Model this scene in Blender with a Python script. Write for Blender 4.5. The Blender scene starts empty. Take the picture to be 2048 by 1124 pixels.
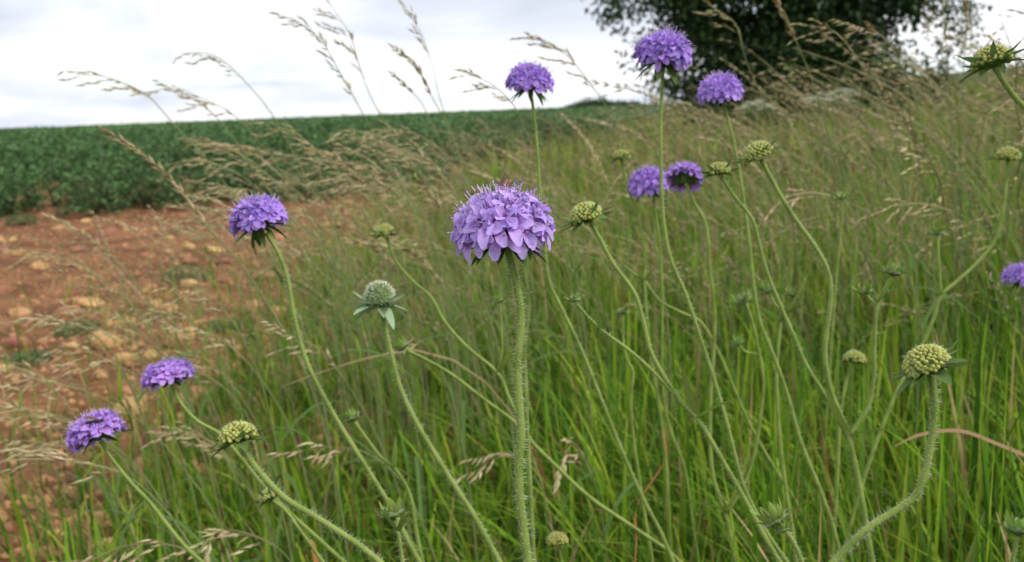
import bpy, math, random
import numpy as np
from mathutils import Matrix, Vector

random.seed(7)
rng = np.random.default_rng(11)
SC = bpy.context.scene
COL = SC.collection

# ------------------------------------------------------------------ camera
FPX = 1900.0                       # focal length in pixels of the 2048 px wide photograph
PITCH = math.radians(9.18)
CAM = np.array((0.0, 0.0, 0.65))
cam = bpy.data.cameras.new('camera')
cam.sensor_width = 36.0
cam.lens = FPX / 2048.0 * 36.0
cam.clip_start = 0.02
cam.clip_end = 2000.0
cam.dof.use_dof = True
cam.dof.focus_distance = 0.345
cam.dof.aperture_fstop = 21.0
cam_ob = bpy.data.objects.new('camera', cam)
COL.objects.link(cam_ob)
cam_ob.location = CAM
cam_ob.rotation_euler = (math.pi / 2 - PITCH, 0, 0)
SC.camera = cam_ob

# ------------------------------------------------------------------ world, sun, exposure
SUN_EL, SUN_AZ = math.radians(52), math.radians(118)     # azimuth from +Y towards +X
world = bpy.data.worlds.new('World')
SC.world = world
world.use_nodes = True
nt = world.node_tree
for n in list(nt.nodes):
    nt.nodes.remove(n)
N = nt.nodes.new
L = nt.links.new
w_out = N('ShaderNodeOutputWorld')
sky = N('ShaderNodeTexSky')
sky.sky_type = 'NISHITA'
sky.sun_disc = False
sky.sun_elevation = SUN_EL
sky.sun_rotation = SUN_AZ
bg_sky = N('ShaderNodeBackground')
bg_sky.inputs['Strength'].default_value = 0.13
L(sky.outputs[0], bg_sky.inputs['Color'])
tc = N('ShaderNodeTexCoord')
sep = N('ShaderNodeSeparateXYZ')
L(tc.outputs['Generated'], sep.inputs[0])


def wmath(op, a, b=None):
    m = N('ShaderNodeMath')
    m.operation = op
    for i, v in enumerate((a, b)):
        if v is None:
            continue
        if isinstance(v, (int, float)):
            m.inputs[i].default_value = v
        else:
            L(v, m.inputs[i])
    return m.outputs[0]


zc = wmath('ADD', wmath('MAXIMUM', sep.outputs[2], 0.0), 0.16)
cx = wmath('DIVIDE', sep.outputs[0], zc)
cy = wmath('DIVIDE', sep.outputs[1], zc)
comb = N('ShaderNodeCombineXYZ')
L(cx, comb.inputs[0])
L(cy, comb.inputs[1])


def wnoise(scale, detail, rough, dist, off):
    mp = N('ShaderNodeMapping')
    mp.inputs['Location'].default_value = off
    L(comb.outputs[0], mp.inputs[0])
    n = N('ShaderNodeTexNoise')
    n.inputs['Scale'].default_value = scale
    n.inputs['Detail'].default_value = detail
    n.inputs['Roughness'].default_value = rough
    n.inputs['Distortion'].default_value = dist
    L(mp.outputs[0], n.inputs[0])
    return n.outputs[0]


def wramp(fac, stops):
    r = N('ShaderNodeValToRGB')
    L(fac, r.inputs[0])
    e = r.color_ramp.elements
    e[0].position, e[0].color = stops[0][0], (*stops[0][1], 1)
    e[1].position, e[1].color = stops[-1][0], (*stops[-1][1], 1)
    for p, c in stops[1:-1]:
        k = e.new(p)
        k.color = (*c, 1)
    return r.outputs[0]


shade = wnoise(0.75, 5, 0.52, 0.35, (3.1, 1.7, 0.0))
cloud_col = wramp(shade, [(0.33, (0.36, 0.395, 0.465)), (0.46, (0.49, 0.515, 0.565)), (0.55, (0.59, 0.60, 0.625)), (0.66, (0.68, 0.68, 0.69))])
cover = wnoise(0.6, 5, 0.55, 0.4, (8.3, 4.4, 2.0))
cov = wramp(cover, [(0.34, (0.25, 0.25, 0.25)), (0.46, (1, 1, 1))])
bg_cl = N('ShaderNodeBackground')
bg_cl.inputs['Strength'].default_value = 1.0
L(cloud_col, bg_cl.inputs['Color'])
mixs = N('ShaderNodeMixShader')
L(cov, mixs.inputs[0])
L(bg_sky.outputs[0], mixs.inputs[1])
L(bg_cl.outputs[0], mixs.inputs[2])
L(mixs.outputs[0], w_out.inputs['Surface'])

sun = bpy.data.lights.new('sun', 'SUN')
sun.energy = 1.5
sun.angle = math.radians(14)
sun.color = (1.0, 0.95, 0.86)
sun_ob = bpy.data.objects.new('sun', sun)
COL.objects.link(sun_ob)
sd = Vector((math.cos(SUN_EL) * math.sin(SUN_AZ), math.cos(SUN_EL) * math.cos(SUN_AZ), math.sin(SUN_EL)))
sun_ob.rotation_euler = sd.to_track_quat('Z', 'Y').to_euler()
sun_ob.location = (4, -3, 8)

SC.view_settings.view_transform = 'Standard'
SC.view_settings.look = 'None'
SC.view_settings.exposure = 0.92
SC.view_settings.gamma = 1.0
SC.view_settings.use_curve_mapping = False
SC.render.engine = 'CYCLES'
SC.cycles.use_denoising = True
SC.cycles.max_bounces = 6
SC.cycles.transparent_max_bounces = 6

# ------------------------------------------------------------------ helpers
FWD = np.array((0, math.cos(PITCH), -math.sin(PITCH)))
UPV = np.array((0, math.sin(PITCH), math.cos(PITCH)))
RGT = np.array((1.0, 0, 0))


def at(px, py, D):
    """world point seen at pixel (px,py) at distance D along the view axis"""
    return CAM + D * (FWD + RGT * (px - 1024) / FPX - UPV * (py - 562) / FPX)


def gz(x, y):
    return 0.037 * x + 0.02 * y + 0.08 * np.maximum(0, x - 0.2 * y)


def ground_at(px, py):
    d = FWD + RGT * (px - 1024) / FPX - UPV * (py - 562) / FPX
    t = (gz(CAM[0], CAM[1]) - CAM[2]) / (d[2] - 0.037 * d[0] - 0.02 * d[1])
    return CAM + d * t


def edge_x(y):
    """x of the border between the bare soil / crop and the grass verge"""
    y = np.asarray(y, float)
    a = np.interp(y, [0, 1.3, 3.2, 6.5], [-0.50, -0.52, -0.60, -0.82])
    return np.where(y > 6.5, -0.82 + 0.2 * (y - 6.5), a)


def mat(name, col, rough=0.6, trans=0.0, attr=False, noise=None, spec=0.25, objvar=0.0, bump=None, tcol=None):
    m = bpy.data.materials.new(name)
    m.use_nodes = True
    t = m.node_tree
    p = t.nodes['Principled BSDF']
    out = t.nodes['Material Output']
    p.inputs['Roughness'].default_value = rough
    p.inputs['Specular IOR Level'].default_value = spec
    src = None
    if attr:
        a = t.nodes.new('ShaderNodeVertexColor')
        a.layer_name = 'Col'
        src = a.outputs[0]
    else:
        c = t.nodes.new('ShaderNodeRGB')
        c.outputs[0].default_value = (*col, 1)
        src = c.outputs[0]
    if noise:
        scale, c2, lo, hi = noise
        tcn = t.nodes.new('ShaderNodeTexCoord')
        nn = t.nodes.new('ShaderNodeTexNoise')
        nn.inputs['Scale'].default_value = scale
        nn.inputs['Detail'].default_value = 5
        t.links.new(tcn.outputs['Object'], nn.inputs[0])
        mr = t.nodes.new('ShaderNodeMapRange')
        mr.inputs[1].default_value = lo
        mr.inputs[2].default_value = hi
        t.links.new(nn.outputs[0], mr.inputs[0])
        mx = t.nodes.new('ShaderNodeMix')
        mx.data_type = 'RGBA'
        t.links.new(mr.outputs[0], mx.inputs[0])
        t.links.new(src, mx.inputs[6])
        mx.inputs[7].default_value = (*c2, 1)
        src = mx.outputs[2]
    if objvar:
        oi = t.nodes.new('ShaderNodeObjectInfo')
        mr = t.nodes.new('ShaderNodeMapRange')
        mr.inputs[3].default_value = 1 - objvar
        mr.inputs[4].default_value = 1 + objvar
        t.links.new(oi.outputs['Random'], mr.inputs[0])
        mr2 = t.nodes.new('ShaderNodeMapRange')
        mr2.inputs[3].default_value = 0.5 - objvar * 0.09
        mr2.inputs[4].default_value = 0.5 + objvar * 0.09
        t.links.new(oi.outputs['Random'], mr2.inputs[0])
        hs = t.nodes.new('ShaderNodeHueSaturation')
        t.links.new(mr2.outputs[0], hs.inputs['Hue'])
        t.links.new(mr.outputs[0], hs.inputs['Value'])
        t.links.new(src, hs.inputs['Color'])
        src = hs.outputs[0]
    t.links.new(src, p.inputs['Base Color'])
    if bump:
        tcn = t.nodes.new('ShaderNodeTexCoord')
        nn = t.nodes.new('ShaderNodeTexNoise')
        nn.inputs['Scale'].default_value = bump[0]
        nn.inputs['Detail'].default_value = 8
        t.links.new(tcn.outputs['Object'], nn.inputs[0])
        b = t.nodes.new('ShaderNodeBump')
        b.inputs['Strength'].default_value = bump[1]
        b.inputs['Distance'].default_value = bump[2]
        t.links.new(nn.outputs[0], b.inputs['Height'])
        t.links.new(b.outputs[0], p.inputs['Normal'])
    if trans:
        tr = t.nodes.new('ShaderNodeBsdfTranslucent')
        t.links.new(src, tr.inputs[0])
        ms = t.nodes.new('ShaderNodeMixShader')
        ms.inputs[0].default_value = trans
        t.links.new(p.outputs[0], ms.inputs[1])
        t.links.new(tr.outputs[0], ms.inputs[2])
        t.links.new(ms.outputs[0], out.inputs[0])
    return m


M = {}
M['stem'] = mat('stem_green', (0.235, 0.30, 0.070), 0.6, 0.0, noise=(90, (0.15, 0.215, 0.042), 0.40, 0.65), spec=0.15)
M['bract'] = mat('bract_green', (0.085, 0.14, 0.032), 0.65, 0.2, objvar=0.25, spec=0.1)
M['bractbud'] = mat('bract_fresh_green', (0.22, 0.32, 0.065), 0.65, 0.25, objvar=0.25, spec=0.1)
M['bractmid'] = mat('bract_mid_green', (0.125, 0.195, 0.058), 0.65, 0.25, objvar=0.25, spec=0.1)
M['bractpale'] = mat('bract_grey_green', (0.28, 0.37, 0.22), 0.6, 0.2, objvar=0.2)
M['petal'] = mat('petal_lilac', (0.53, 0.36, 0.80), 0.55, 0.35, objvar=0.16, attr=True, spec=0.2)
M['petal2'] = mat('petal_violet', (0.40, 0.24, 0.72), 0.55, 0.33, objvar=0.16, attr=True, spec=0.2)
M['attr'] = mat('tinted', (1, 1, 1), 0.6, 0.15, attr=True)
M['hair'] = mat('pale_hair', (0.74, 0.78, 0.60), 0.5, 0.4)
M['receptacle'] = mat('receptacle_green', (0.10, 0.17, 0.05), 0.6)
M['seed'] = mat('bud_yellow_green', (0.40, 0.42, 0.10), 0.45, 0.1, objvar=0.28, spec=0.35)
M['blade'] = mat('grass_blade', (1, 1, 1), 0.55, 0.35, attr=True, spec=0.14)
M['straw'] = mat('straw', (1, 1, 1), 0.6, 0.25, attr=True, spec=0.2)
M['leaf'] = mat('crop_leaf', (1, 1, 1), 0.55, 0.2, attr=True, spec=0.15)
M['treeleaf'] = mat('tree_leaf', (1, 1, 1), 0.5, 0.12, attr=True, spec=0.25)
M['bark'] = mat('bark', (0.09, 0.065, 0.045), 0.9, noise=(6, (0.04, 0.03, 0.02), 0.4, 0.6), bump=(20, 0.8, 0.02))
M['stone'] = mat('stone_tan', (0.46, 0.25, 0.125), 0.9, objvar=0.30, noise=(1.8, (0.34, 0.165, 0.08), 0.4, 0.65), bump=(60, 0.5, 0.004))
M['fly'] = mat('fly_orange', (0.26, 0.085, 0.025), 0.4)
M['flydark'] = mat('fly_dark', (0.03, 0.025, 0.02), 0.4)
M['wing'] = mat('fly_wing', (0.22, 0.12, 0.06), 0.3, 0.4)
M['umbel'] = mat('umbel_white', (0.62, 0.66, 0.50), 0.7, 0.25)


def soil_mat():
    m = mat('soil', (0.26, 0.125, 0.060), 0.95, noise=(5.5, (0.15, 0.070, 0.034), 0.40, 0.60), bump=(38, 1.0, 0.03), spec=0.1)
    return m


M['soil'] = soil_mat()
M['ground'] = mat('meadow_earth', (0.06, 0.07, 0.022), 0.95, noise=(1.3, (0.04, 0.055, 0.014), 0.4, 0.6), bump=(12, 0.8, 0.03), spec=0.1)


class MB:
    def __init__(s):
        s.v, s.f, s.c = [], [], []

    def add(s, vs, fs, col=(1, 1, 1)):
        o = len(s.v)
        s.v.extend([tuple(v) for v in vs])
        s.f.extend([tuple(i + o for i in f) for f in fs])
        s.c.extend([col] * len(vs) if not isinstance(col, list) else col)

    def tube(s, path, rad, n=8, col=(1, 1, 1), rib=0.0, cap=True):
        P = np.asarray(path, float)
        T = np.gradient(P, axis=0)
        T /= np.linalg.norm(T, axis=1)[:, None] + 1e-12
        ref = np.array((0.0, 1.0, 0.0)) if abs(T[0][1]) < 0.8 else np.array((1.0, 0, 0))
        rad = np.broadcast_to(rad, (len(P),))
        vs = []
        for i in range(len(P)):
            a = np.cross(T[i], ref)
            a /= np.linalg.norm(a) + 1e-12
            b = np.cross(T[i], a)
            for k in range(n):
                an = 2 * math.pi * k / n
                r = rad[i] * (1 - (rib if k % 2 else 0))
                vs.append(P[i] + r * (math.cos(an) * a + math.sin(an) * b))
        fs = []
        for i in range(len(P) - 1):
            for k in range(n):
                fs.append((i * n + k, i * n + (k + 1) % n, (i + 1) * n + (k + 1) % n, (i + 1) * n + k))
        if cap:
            fs.append(tuple(range(n))[::-1])
            fs.append(tuple((len(P) - 1) * n + k for k in range(n)))
        s.add(vs, fs, col)

    def ellip(s, c, axes, nu=8, nv=5, col=(1, 1, 1)):
        """axes: 3 vectors (columns)"""
        A = np.asarray(axes, float)
        vs = [np.asarray(c) + A[2]]
        for j in range(1, nv):
            th = math.pi * j / nv
            for k in range(nu):
                an = 2 * math.pi * k / nu
                vs.append(np.asarray(c) + A[0] * math.sin(th) * math.cos(an) + A[1] * math.sin(th) * math.sin(an) + A[2] * math.cos(th))
        vs.append(np.asarray(c) - A[2])
        fs = [(0, 1 + k, 1 + (k + 1) % nu) for k in range(nu)]
        for j in range(nv - 2):
            for k in range(nu):
                a = 1 + j * nu
                fs.append((a + k, a + nu + k, a + nu + (k + 1) % nu, a + (k + 1) % nu))
        e = len(vs) - 1
        a = 1 + (nv - 2) * nu
        fs += [(a + k, e, a + (k + 1) % nu) for k in range(nu)]
        s.add(vs, fs, col)

    def needle(s, p, d, ln, r, col=(1, 1, 1)):
        d = np.asarray(d, float)
        d = d / (np.linalg.norm(d) + 1e-12)
        ref = np.array((0, 0, 1.0)) if abs(d[2]) < 0.8 else np.array((1.0, 0, 0))
        a = np.cross(d, ref)
        a /= np.linalg.norm(a)
        b = np.cross(d, a)
        p = np.asarray(p)
        vs = [p + r * (math.cos(q) * a + math.sin(q) * b) for q in (0, 2.094, 4.189)] + [p + d * ln]
        s.add(vs, [(0, 1, 3), (1, 2, 3), (2, 0, 3)], col)

    def spikelet(s, p, d, ln, r, col):
        d = np.asarray(d, float)
        d = d / (np.linalg.norm(d) + 1e-12)
        ref = np.array((0, 0, 1.0)) if abs(d[2]) < 0.8 else np.array((1.0, 0, 0))
        a = np.cross(d, ref)
        a /= np.linalg.norm(a)
        b = np.cross(d, a)
        p = np.asarray(p)
        m = p + d * ln * 0.38
        vs = [p, m + a * r, m + b * r * 0.6, m - a * r, m - b * r * 0.6, p + d * ln]
        s.add(vs, [(0, 1, 2), (0, 2, 3), (0, 3, 4), (0, 4, 1), (5, 2, 1), (5, 3, 2), (5, 4, 3), (5, 1, 4)], col)

    def mesh(s, name, smooth=True):
        me = bpy.data.meshes.new(name)
        me.from_pydata([tuple(map(float, v)) for v in s.v], [], s.f)
        ca = me.color_attributes.new('Col', 'FLOAT_COLOR', 'POINT')
        arr = np.ones((len(s.v), 4), np.float32)
        arr[:, :3] = np.array(s.c, np.float32).reshape(-1, 3)
        ca.data.foreach_set('color', arr.ravel())
        if smooth:
            me.polygons.foreach_set('use_smooth', [True] * len(me.polygons))
        me.update()
        return me


def np_mesh(name, V, F, C=None, smooth=False):
    """V (n,3), F (m,k) one face size"""
    me = bpy.data.meshes.new(name)
    n, m, k = len(V), len(F), F.shape[1]
    me.vertices.add(n)
    me.vertices.foreach_set('co', np.ascontiguousarray(V, np.float32).ravel())
    me.loops.add(m * k)
    me.loops.foreach_set('vertex_index', np.ascontiguousarray(F, np.int32).ravel())
    me.polygons.add(m)
    me.polygons.foreach_set('loop_start', np.arange(0, m * k, k, dtype=np.int32))
    if smooth:
        me.polygons.foreach_set('use_smooth', np.ones(m, bool))
    me.update(calc_edges=True)
    if C is not None:
        ca = me.color_attributes.new('Col', 'FLOAT_COLOR', 'POINT')
        a = np.ones((n, 4), np.float32)
        a[:, :3] = C
        ca.data.foreach_set('color', a.ravel())
    return me


def obj(name, me, material=None, parent=None, mw=None, label=None, cat=None, group=None, kind=None):
    if material is not None and len(me.materials) == 0:
        me.materials.append(material)
    o = bpy.data.objects.new(name, me)
    COL.objects.link(o)
    if parent is not None:
        o.parent = parent
    if mw is not None:
        o.matrix_basis = mw
    for k, v in (('label', label), ('category', cat), ('group', group), ('kind', kind)):
        if v:
            o[k] = v
    return o


def thing(name, label, cat, loc, group=None):
    o = bpy.data.objects.new(name, None)
    o.empty_display_size = 0.02
    COL.objects.link(o)
    o.location = tuple(map(float, loc))
    o['label'] = label
    o['category'] = cat
    if group:
        o['group'] = group
    return o


def spline(pts, per=8):
    P = np.asarray(pts, float)
    Q = np.vstack((2 * P[0] - P[1], P, 2 * P[-1] - P[-2]))
    out = []
    for i in range(1, len(Q) - 2):
        p0, p1, p2, p3 = Q[i - 1], Q[i], Q[i + 1], Q[i + 2]
        for t in np.linspace(0, 1, per, endpoint=False):
            out.append(0.5 * (2 * p1 + (p2 - p0) * t + (2 * p0 - 5 * p1 + 4 * p2 - p3) * t * t + (3 * p1 - p0 - 3 * p2 + p3) * t ** 3))
    out.append(P[-1])
    return np.array(out)


def to_ground(path, step=0.03, pull=0.22, back=0.02):
    p = path[-1].copy()
    d = path[-1] - path[-2]
    d /= np.linalg.norm(d)
    out = []
    for _ in range(200):
        d = d * (1 - pull) + np.array((0, back, -1.0)) * pull
        d /= np.linalg.norm(d)
        p = p + d * step
        out.append(p.copy())
        if p[2] < gz(p[0], p[1]) - 0.006:
            break
    return np.vstack((path, out))


def basis(z, xref):
    z = np.asarray(z, float)
    z = z / np.linalg.norm(z)
    x = np.asarray(xref, float)
    x = x - z * np.dot(x, z)
    if np.linalg.norm(x) < 1e-6:
        x = np.cross(z, (0.3, 0.9, 0.1))
    x /= np.linalg.norm(x)
    y = np.cross(z, x)
    return np.column_stack((x, y, z))


def mat4(R, t, s=(1, 1, 1)):
    m = np.eye(4)
    m[:3, :3] = R * np.asarray(s)[None, :]
    m[:3, 3] = t
    return Matrix(m.tolist())


# ------------------------------------------------------------------ the ground, soil and crop field
gx = np.concatenate((np.linspace(-420, -20, 18), np.linspace(-18, 18, 37), np.linspace(20, 420, 18)))
gy = np.concatenate((np.linspace(-60, -2, 8), np.linspace(0, 40, 41), np.linspace(44, 420, 24)))
X, Y = np.meshgrid(gx, gy)
V = np.column_stack((X.ravel(), Y.ravel(), gz(X, Y).ravel()))
nx = len(gx)
ii = (np.arange(len(gy) - 1)[:, None] * nx + np.arange(nx - 1)[None, :]).ravel()
F = np.column_stack((ii, ii + 1, ii + nx + 1, ii + nx))
obj('ground', np_mesh('ground', V, F, smooth=True), M['ground'], kind='structure')


def vnoise(x, y, s, seed=0):
    """cheap smooth value noise"""
    r = np.random.default_rng(seed)
    G = r.random((256, 256))
    u, v = x * s + 100, y * s + 100
    i, j = np.floor(u).astype(int), np.floor(v).astype(int)
    fu, fv = u - i, v - j
    fu, fv = fu * fu * (3 - 2 * fu), fv * fv * (3 - 2 * fv)
    g = lambda a, b: G[a % 256, b % 256]
    return (g(i, j) * (1 - fu) + g(i + 1, j) * fu) * (1 - fv) + (g(i, j + 1) * (1 - fu) + g(i + 1, j + 1) * fu) * fv


def soil_z(x, y):
    h = 0.5 * vnoise(x, y, 3.0, 1) + 0.3 * vnoise(x, y, 9.0, 2) + 0.35 * vnoise(x, y, 24.0, 3)
    return gz(x, y) + 0.006 + 0.035 * h


sx = np.arange(-9.0, 0.4, 0.034)
sy = np.arange(0.7, 11.6, 0.038)
X, Y = np.meshgrid(sx, sy)
V = np.column_stack((X.ravel(), Y.ravel(), soil_z(X, Y).ravel()))
nx = len(sx)
ii = (np.arange(len(sy) - 1)[:, None] * nx + np.arange(nx - 1)[None, :]).ravel()
F = np.column_stack((ii, ii + 1, ii + nx + 1, ii + nx))
cxm = V[F].mean(1)
F = F[(cxm[:, 0] < edge_x(cxm[:, 1]) + 0.55)]
used = np.zeros(len(V), bool)
used[F.ravel()] = True
remap = np.cumsum(used) - 1
obj('soil', np_mesh('soil', V[used], remap[F], smooth=True), M['soil'], kind='structure')


def rock_mesh(name, seed, sub=2):
    import bmesh
    b = bmesh.new()
    bmesh.ops.create_icosphere(b, subdivisions=sub, radius=1.0)
    r = random.Random(seed)
    ax = Vector((r.uniform(0.8, 1.3), r.uniform(0.7, 1.0), r.uniform(0.45, 0.7)))
    planes = [(Vector((r.gauss(0, 1), r.gauss(0, 1), r.gauss(0, 1))).normalized(), r.uniform(0.55, 0.85)) for _ in range(7)]
    for v in b.verts:
        for n_, d_ in planes:
            k = v.co.dot(n_) - d_
            if k > 0:
                v.co -= n_ * k * 0.9
        v.co += Vector((r.gauss(0, 1), r.gauss(0, 1), r.gauss(0, 1))) * 0.03
        v.co = Vector((v.co.x * ax.x, v.co.y * ax.y, v.co.z * ax.z))
    me = bpy.data.meshes.new(name)
    b.to_mesh(me)
    b.free()
    me.materials.append(M['stone'])
    return me


rocks = [rock_mesh('stone', s) for s in range(5)]
rs = random.Random(3)
nst = 0
while nst < 290:
    y = 1.15 + 5.6 * rs.random() ** 1.4
    x = edge_x(y) - abs(rs.gauss(0.2, 1.1)) * (0.4 + 0.33 * y)
    if x < -0.62 * y - 0.5:
        continue
    s = rs.choice((0.018, 0.022, 0.028, 0.036, 0.046)) * rs.uniform(0.8, 1.3)
    z = float(soil_z(np.array(x), np.array(y)))
    R = np.array(Matrix.Rotation(rs.uniform(0, 6.28), 3, 'Z') @ Matrix.Rotation(rs.uniform(-0.35, 0.35), 3, 'X'))
    obj('stone', rocks[nst % 5], None, None, mat4(R, (x, y, z + 0.15 * s), (s, s, s)),
        'large pale orange stone standing out on the bare reddish soil' if s > 0.036 else 'small tan orange stone lying loose on the bare reddish soil', 'stone',
        'large stones on the bare soil' if s > 0.036 else 'small stones on the bare soil')
    nst += 1

# small gravel and crumbs of earth, far too many to count
Ng = 13000
y = 1.0 + 8.0 * rng.random(Ng) ** 1.2
x = edge_x(y) + 0.3 - np.abs(rng.normal(0.0, 1.2, Ng)) * (0.4 + 0.4 * y)
s = rng.choice([0.005, 0.008, 0.012, 0.016], Ng) * rng.uniform(0.7, 1.4, Ng)
octv = np.array([(1, 0, 0), (-1, 0, 0), (0, 1, 0), (0, -1, 0), (0, 0, 1), (0, 0, -1)], float)
octf = np.array([(0, 2, 4), (2, 1, 4), (1, 3, 4), (3, 0, 4), (2, 0, 5), (1, 2, 5), (3, 1, 5), (0, 3, 5)])
an = rng.random(Ng) * 6.28
jit = rng.uniform(0.6, 1.3, (Ng, 6, 3))
vv = octv[None] * jit * s[:, None, None] * np.array((1, 0.8, 0.6))
ca, sa = np.cos(an)[:, None], np.sin(an)[:, None]
vx = vv[..., 0] * ca - vv[..., 1] * sa + x[:, None]
vy = vv[..., 0] * sa + vv[..., 1] * ca + y[:, None]
vz = vv[..., 2] + soil_z(x, y)[:, None]
V = np.stack((vx, vy, vz), -1).reshape(-1, 3)
F = (octf[None] + (np.arange(Ng) * 6)[:, None, None]).reshape(-1, 3)
c = np.array((0.42, 0.21, 0.10)) * rng.uniform(0.5, 1.35, (Ng, 1))
obj('gravel', np_mesh('gravel', V, F, np.repeat(c, 6, 0)), M['attr'], label='fine reddish gravel and crumbs of earth over the bare soil', cat='gravel', kind='stuff')


def leaf_batch(P, Dv, ln, wd, col, fold=0.25, droop=0.15):
    """pointed folded leaves: P base, Dv direction; 6 vertices, 4 quads->tris"""
    n = len(P)
    Dv = Dv / (np.linalg.norm(Dv, axis=1)[:, None] + 1e-9)
    rnd = rng.normal(0, 1, (n, 3))
    S = np.cross(Dv, rnd * 0.6 + np.array((0, 0, 1.0)))
    S /= np.linalg.norm(S, axis=1)[:, None] + 1e-9
    U = np.cross(S, Dv)
    ln = ln[:, None]
    wd = wd[:, None]
    base = P
    m1 = P + Dv * ln * 0.45
    tip = P + Dv * ln + np.array((0, 0, -1.0)) * ln * droop
    l = m1 + S * wd * 0.5 + U * wd * fold
    r = m1 - S * wd * 0.5 + U * wd * fold
    V = np.stack((base, l, tip, r), 1).reshape(-1, 3)
    o = (np.arange(n) * 4)[:, None]
    F = np.concatenate((o + np.array([[0, 1, 2]]), o + np.array([[0, 2, 3]])), 0)
    C = np.repeat(col, 4, 0)
    return V, F, C


def crop_cols(n):
    base = np.array((0.090, 0.168, 0.060))
    return np.clip(base * rng.uniform(0.65, 1.5, (n, 1)) * rng.normal(1, 0.07, (n, 3)), 0.01, 1)


def crop_plant_geo(nl, h=0.40, r=0.24):
    th = rng.random(nl) * 6.28
    rr = r * np.sqrt(rng.random(nl))
    top = h * (1 - 0.45 * (rr / r) ** 2)
    zz = top * (1 - 0.93 * rng.random(nl) ** 1.5)
    P = np.column_stack((rr * np.cos(th), rr * np.sin(th), zz))
    th2 = th + rng.normal(0, 0.7, nl)
    Dv = np.column_stack((np.cos(th2), np.sin(th2), rng.normal(0.25, 0.45, nl)))
    return P, Dv


crop_meshes = []
for k in range(5):
    P, Dv = crop_plant_geo(640)
    V, F, C = leaf_batch(P, Dv, rng.uniform(0.036, 0.066, 640), rng.uniform(0.016, 0.028, 640), crop_cols(640))
    me = np_mesh('foliage', V, F, C)
    me.materials.append(M['leaf'])
    mb = MB()
    for q in range(7):
        a = q * 0.9
        mb.tube([(0.01 * math.cos(a), 0.01 * math.sin(a), -0.02), (0.06 * math.cos(a), 0.06 * math.sin(a), 0.16), (0.13 * math.cos(a), 0.13 * math.sin(a), 0.30)], [0.006, 0.005, 0.003], 5, (0.09, 0.14, 0.05))
    st = mb.mesh('stem')
    st.materials.append(M['attr'])
    crop_meshes.append((me, st))


def crop_plant(x, y, s, k, label, group, name='crop_plant'):
    t = thing(name, label, 'crop plant', (x, y, gz(x, y) + 0.012), group)
    t.rotation_euler = (0, 0, rs.uniform(0, 6.28))
    t.scale = (s * rs.uniform(0.92, 1.1), s * rs.uniform(0.92, 1.1), s * rs.uniform(0.72, 1.12))
    obj('foliage', crop_meshes[k % 5][0], None, t)
    obj('stem', crop_meshes[k % 5][1], None, t)
    return t


k = 0
for row in range(3):
    xx = -7.6
    while True:
        yy = 6.75 + 0.40 * row + rs.uniform(-0.09, 0.09) + 0.20 * math.sin(xx * 2.1) + 0.12 * math.sin(xx * 4.7) + max(0, (xx + 3.2)) * 0.22
        xx += rs.uniform(0.26, 0.42) + (0.25 if rs.random() < 0.1 else 0)
        if xx > float(edge_x(yy)) - 0.05:
            break
        if row == 0 and rs.random() < 0.12:
            continue
        crop_plant(xx, yy, 0.95, k, ('bushy dark green crop plant at the very edge of the bare soil', 'bushy crop plant in the second row behind the field edge',
                                      'bushy crop plant standing in the inner rows just behind the field edge')[min(row, 2)],
                   ('crop plants bordering the bare soil', 'crop plants of the second row', 'crop plants of the inner rows')[min(row, 2)])
        k += 1

# the rest of the crop: one mass to the horizon
Vs, Fs, Cs, off = [], [], [], 0
for (y0, y1, npl, nl, lsc) in ((10.9, 14.5, 2100, 66, 1.0), (14.5, 24, 3600, 36, 1.45), (24, 60, 5200, 18, 2.6), (60, 165, 5200, 12, 5.0)):
    yy = y0 + (y1 - y0) * rng.random(npl)
    xr = edge_x(yy) + 0.1
    xl = -0.62 * yy - 3.0
    xx = xl + (xr - xl) * rng.random(npl)
    row = 0.5 + 0.5 * np.cos((yy + 0.06 * xx) * 2 * np.pi / 0.95)
    keep = rng.random(npl) < 0.2 + 0.8 * row
    # a wheel track gap and uneven patches
    keep &= ~((np.abs(yy - 13.4 + 0.12 * (xx + 4)) < 0.5))
    xx, yy = xx[keep], yy[keep]
    m = len(xx)
    hh = (0.50 if y0 < 20 else 0.44) * (0.66 + 0.58 * vnoise(xx, yy, 0.55, 5)) * rng.uniform(0.85, 1.12, m) * (0.72 + 0.28 * (0.5 + 0.5 * np.cos((yy + 0.06 * xx) * 2 * np.pi / 1.9)))
    P, Dv = crop_plant_geo(m * nl, 1.0, 0.30 * (1 + 0.25 * (lsc - 1)))
    P[:, 2] *= np.repeat(hh, nl)
    P[:, 0] += np.repeat(xx, nl)
    P[:, 1] += np.repeat(yy, nl)
    P[:, 2] += gz(P[:, 0], P[:, 1])
    n = m * nl
    V, F, C = leaf_batch(P, Dv, rng.uniform(0.055, 0.085, n) * lsc, rng.uniform(0.024, 0.036, n) * lsc, crop_cols(n))
    Vs.append(V)
    Fs.append(F + off)
    Cs.append(C)
    off += len(V)
obj('crop', np_mesh('crop', np.concatenate(Vs), np.concatenate(Fs), np.concatenate(Cs)), M['leaf'],
    label='wide field of dark green leafy crop rising to the horizon', cat='crop', kind='stuff')
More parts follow.
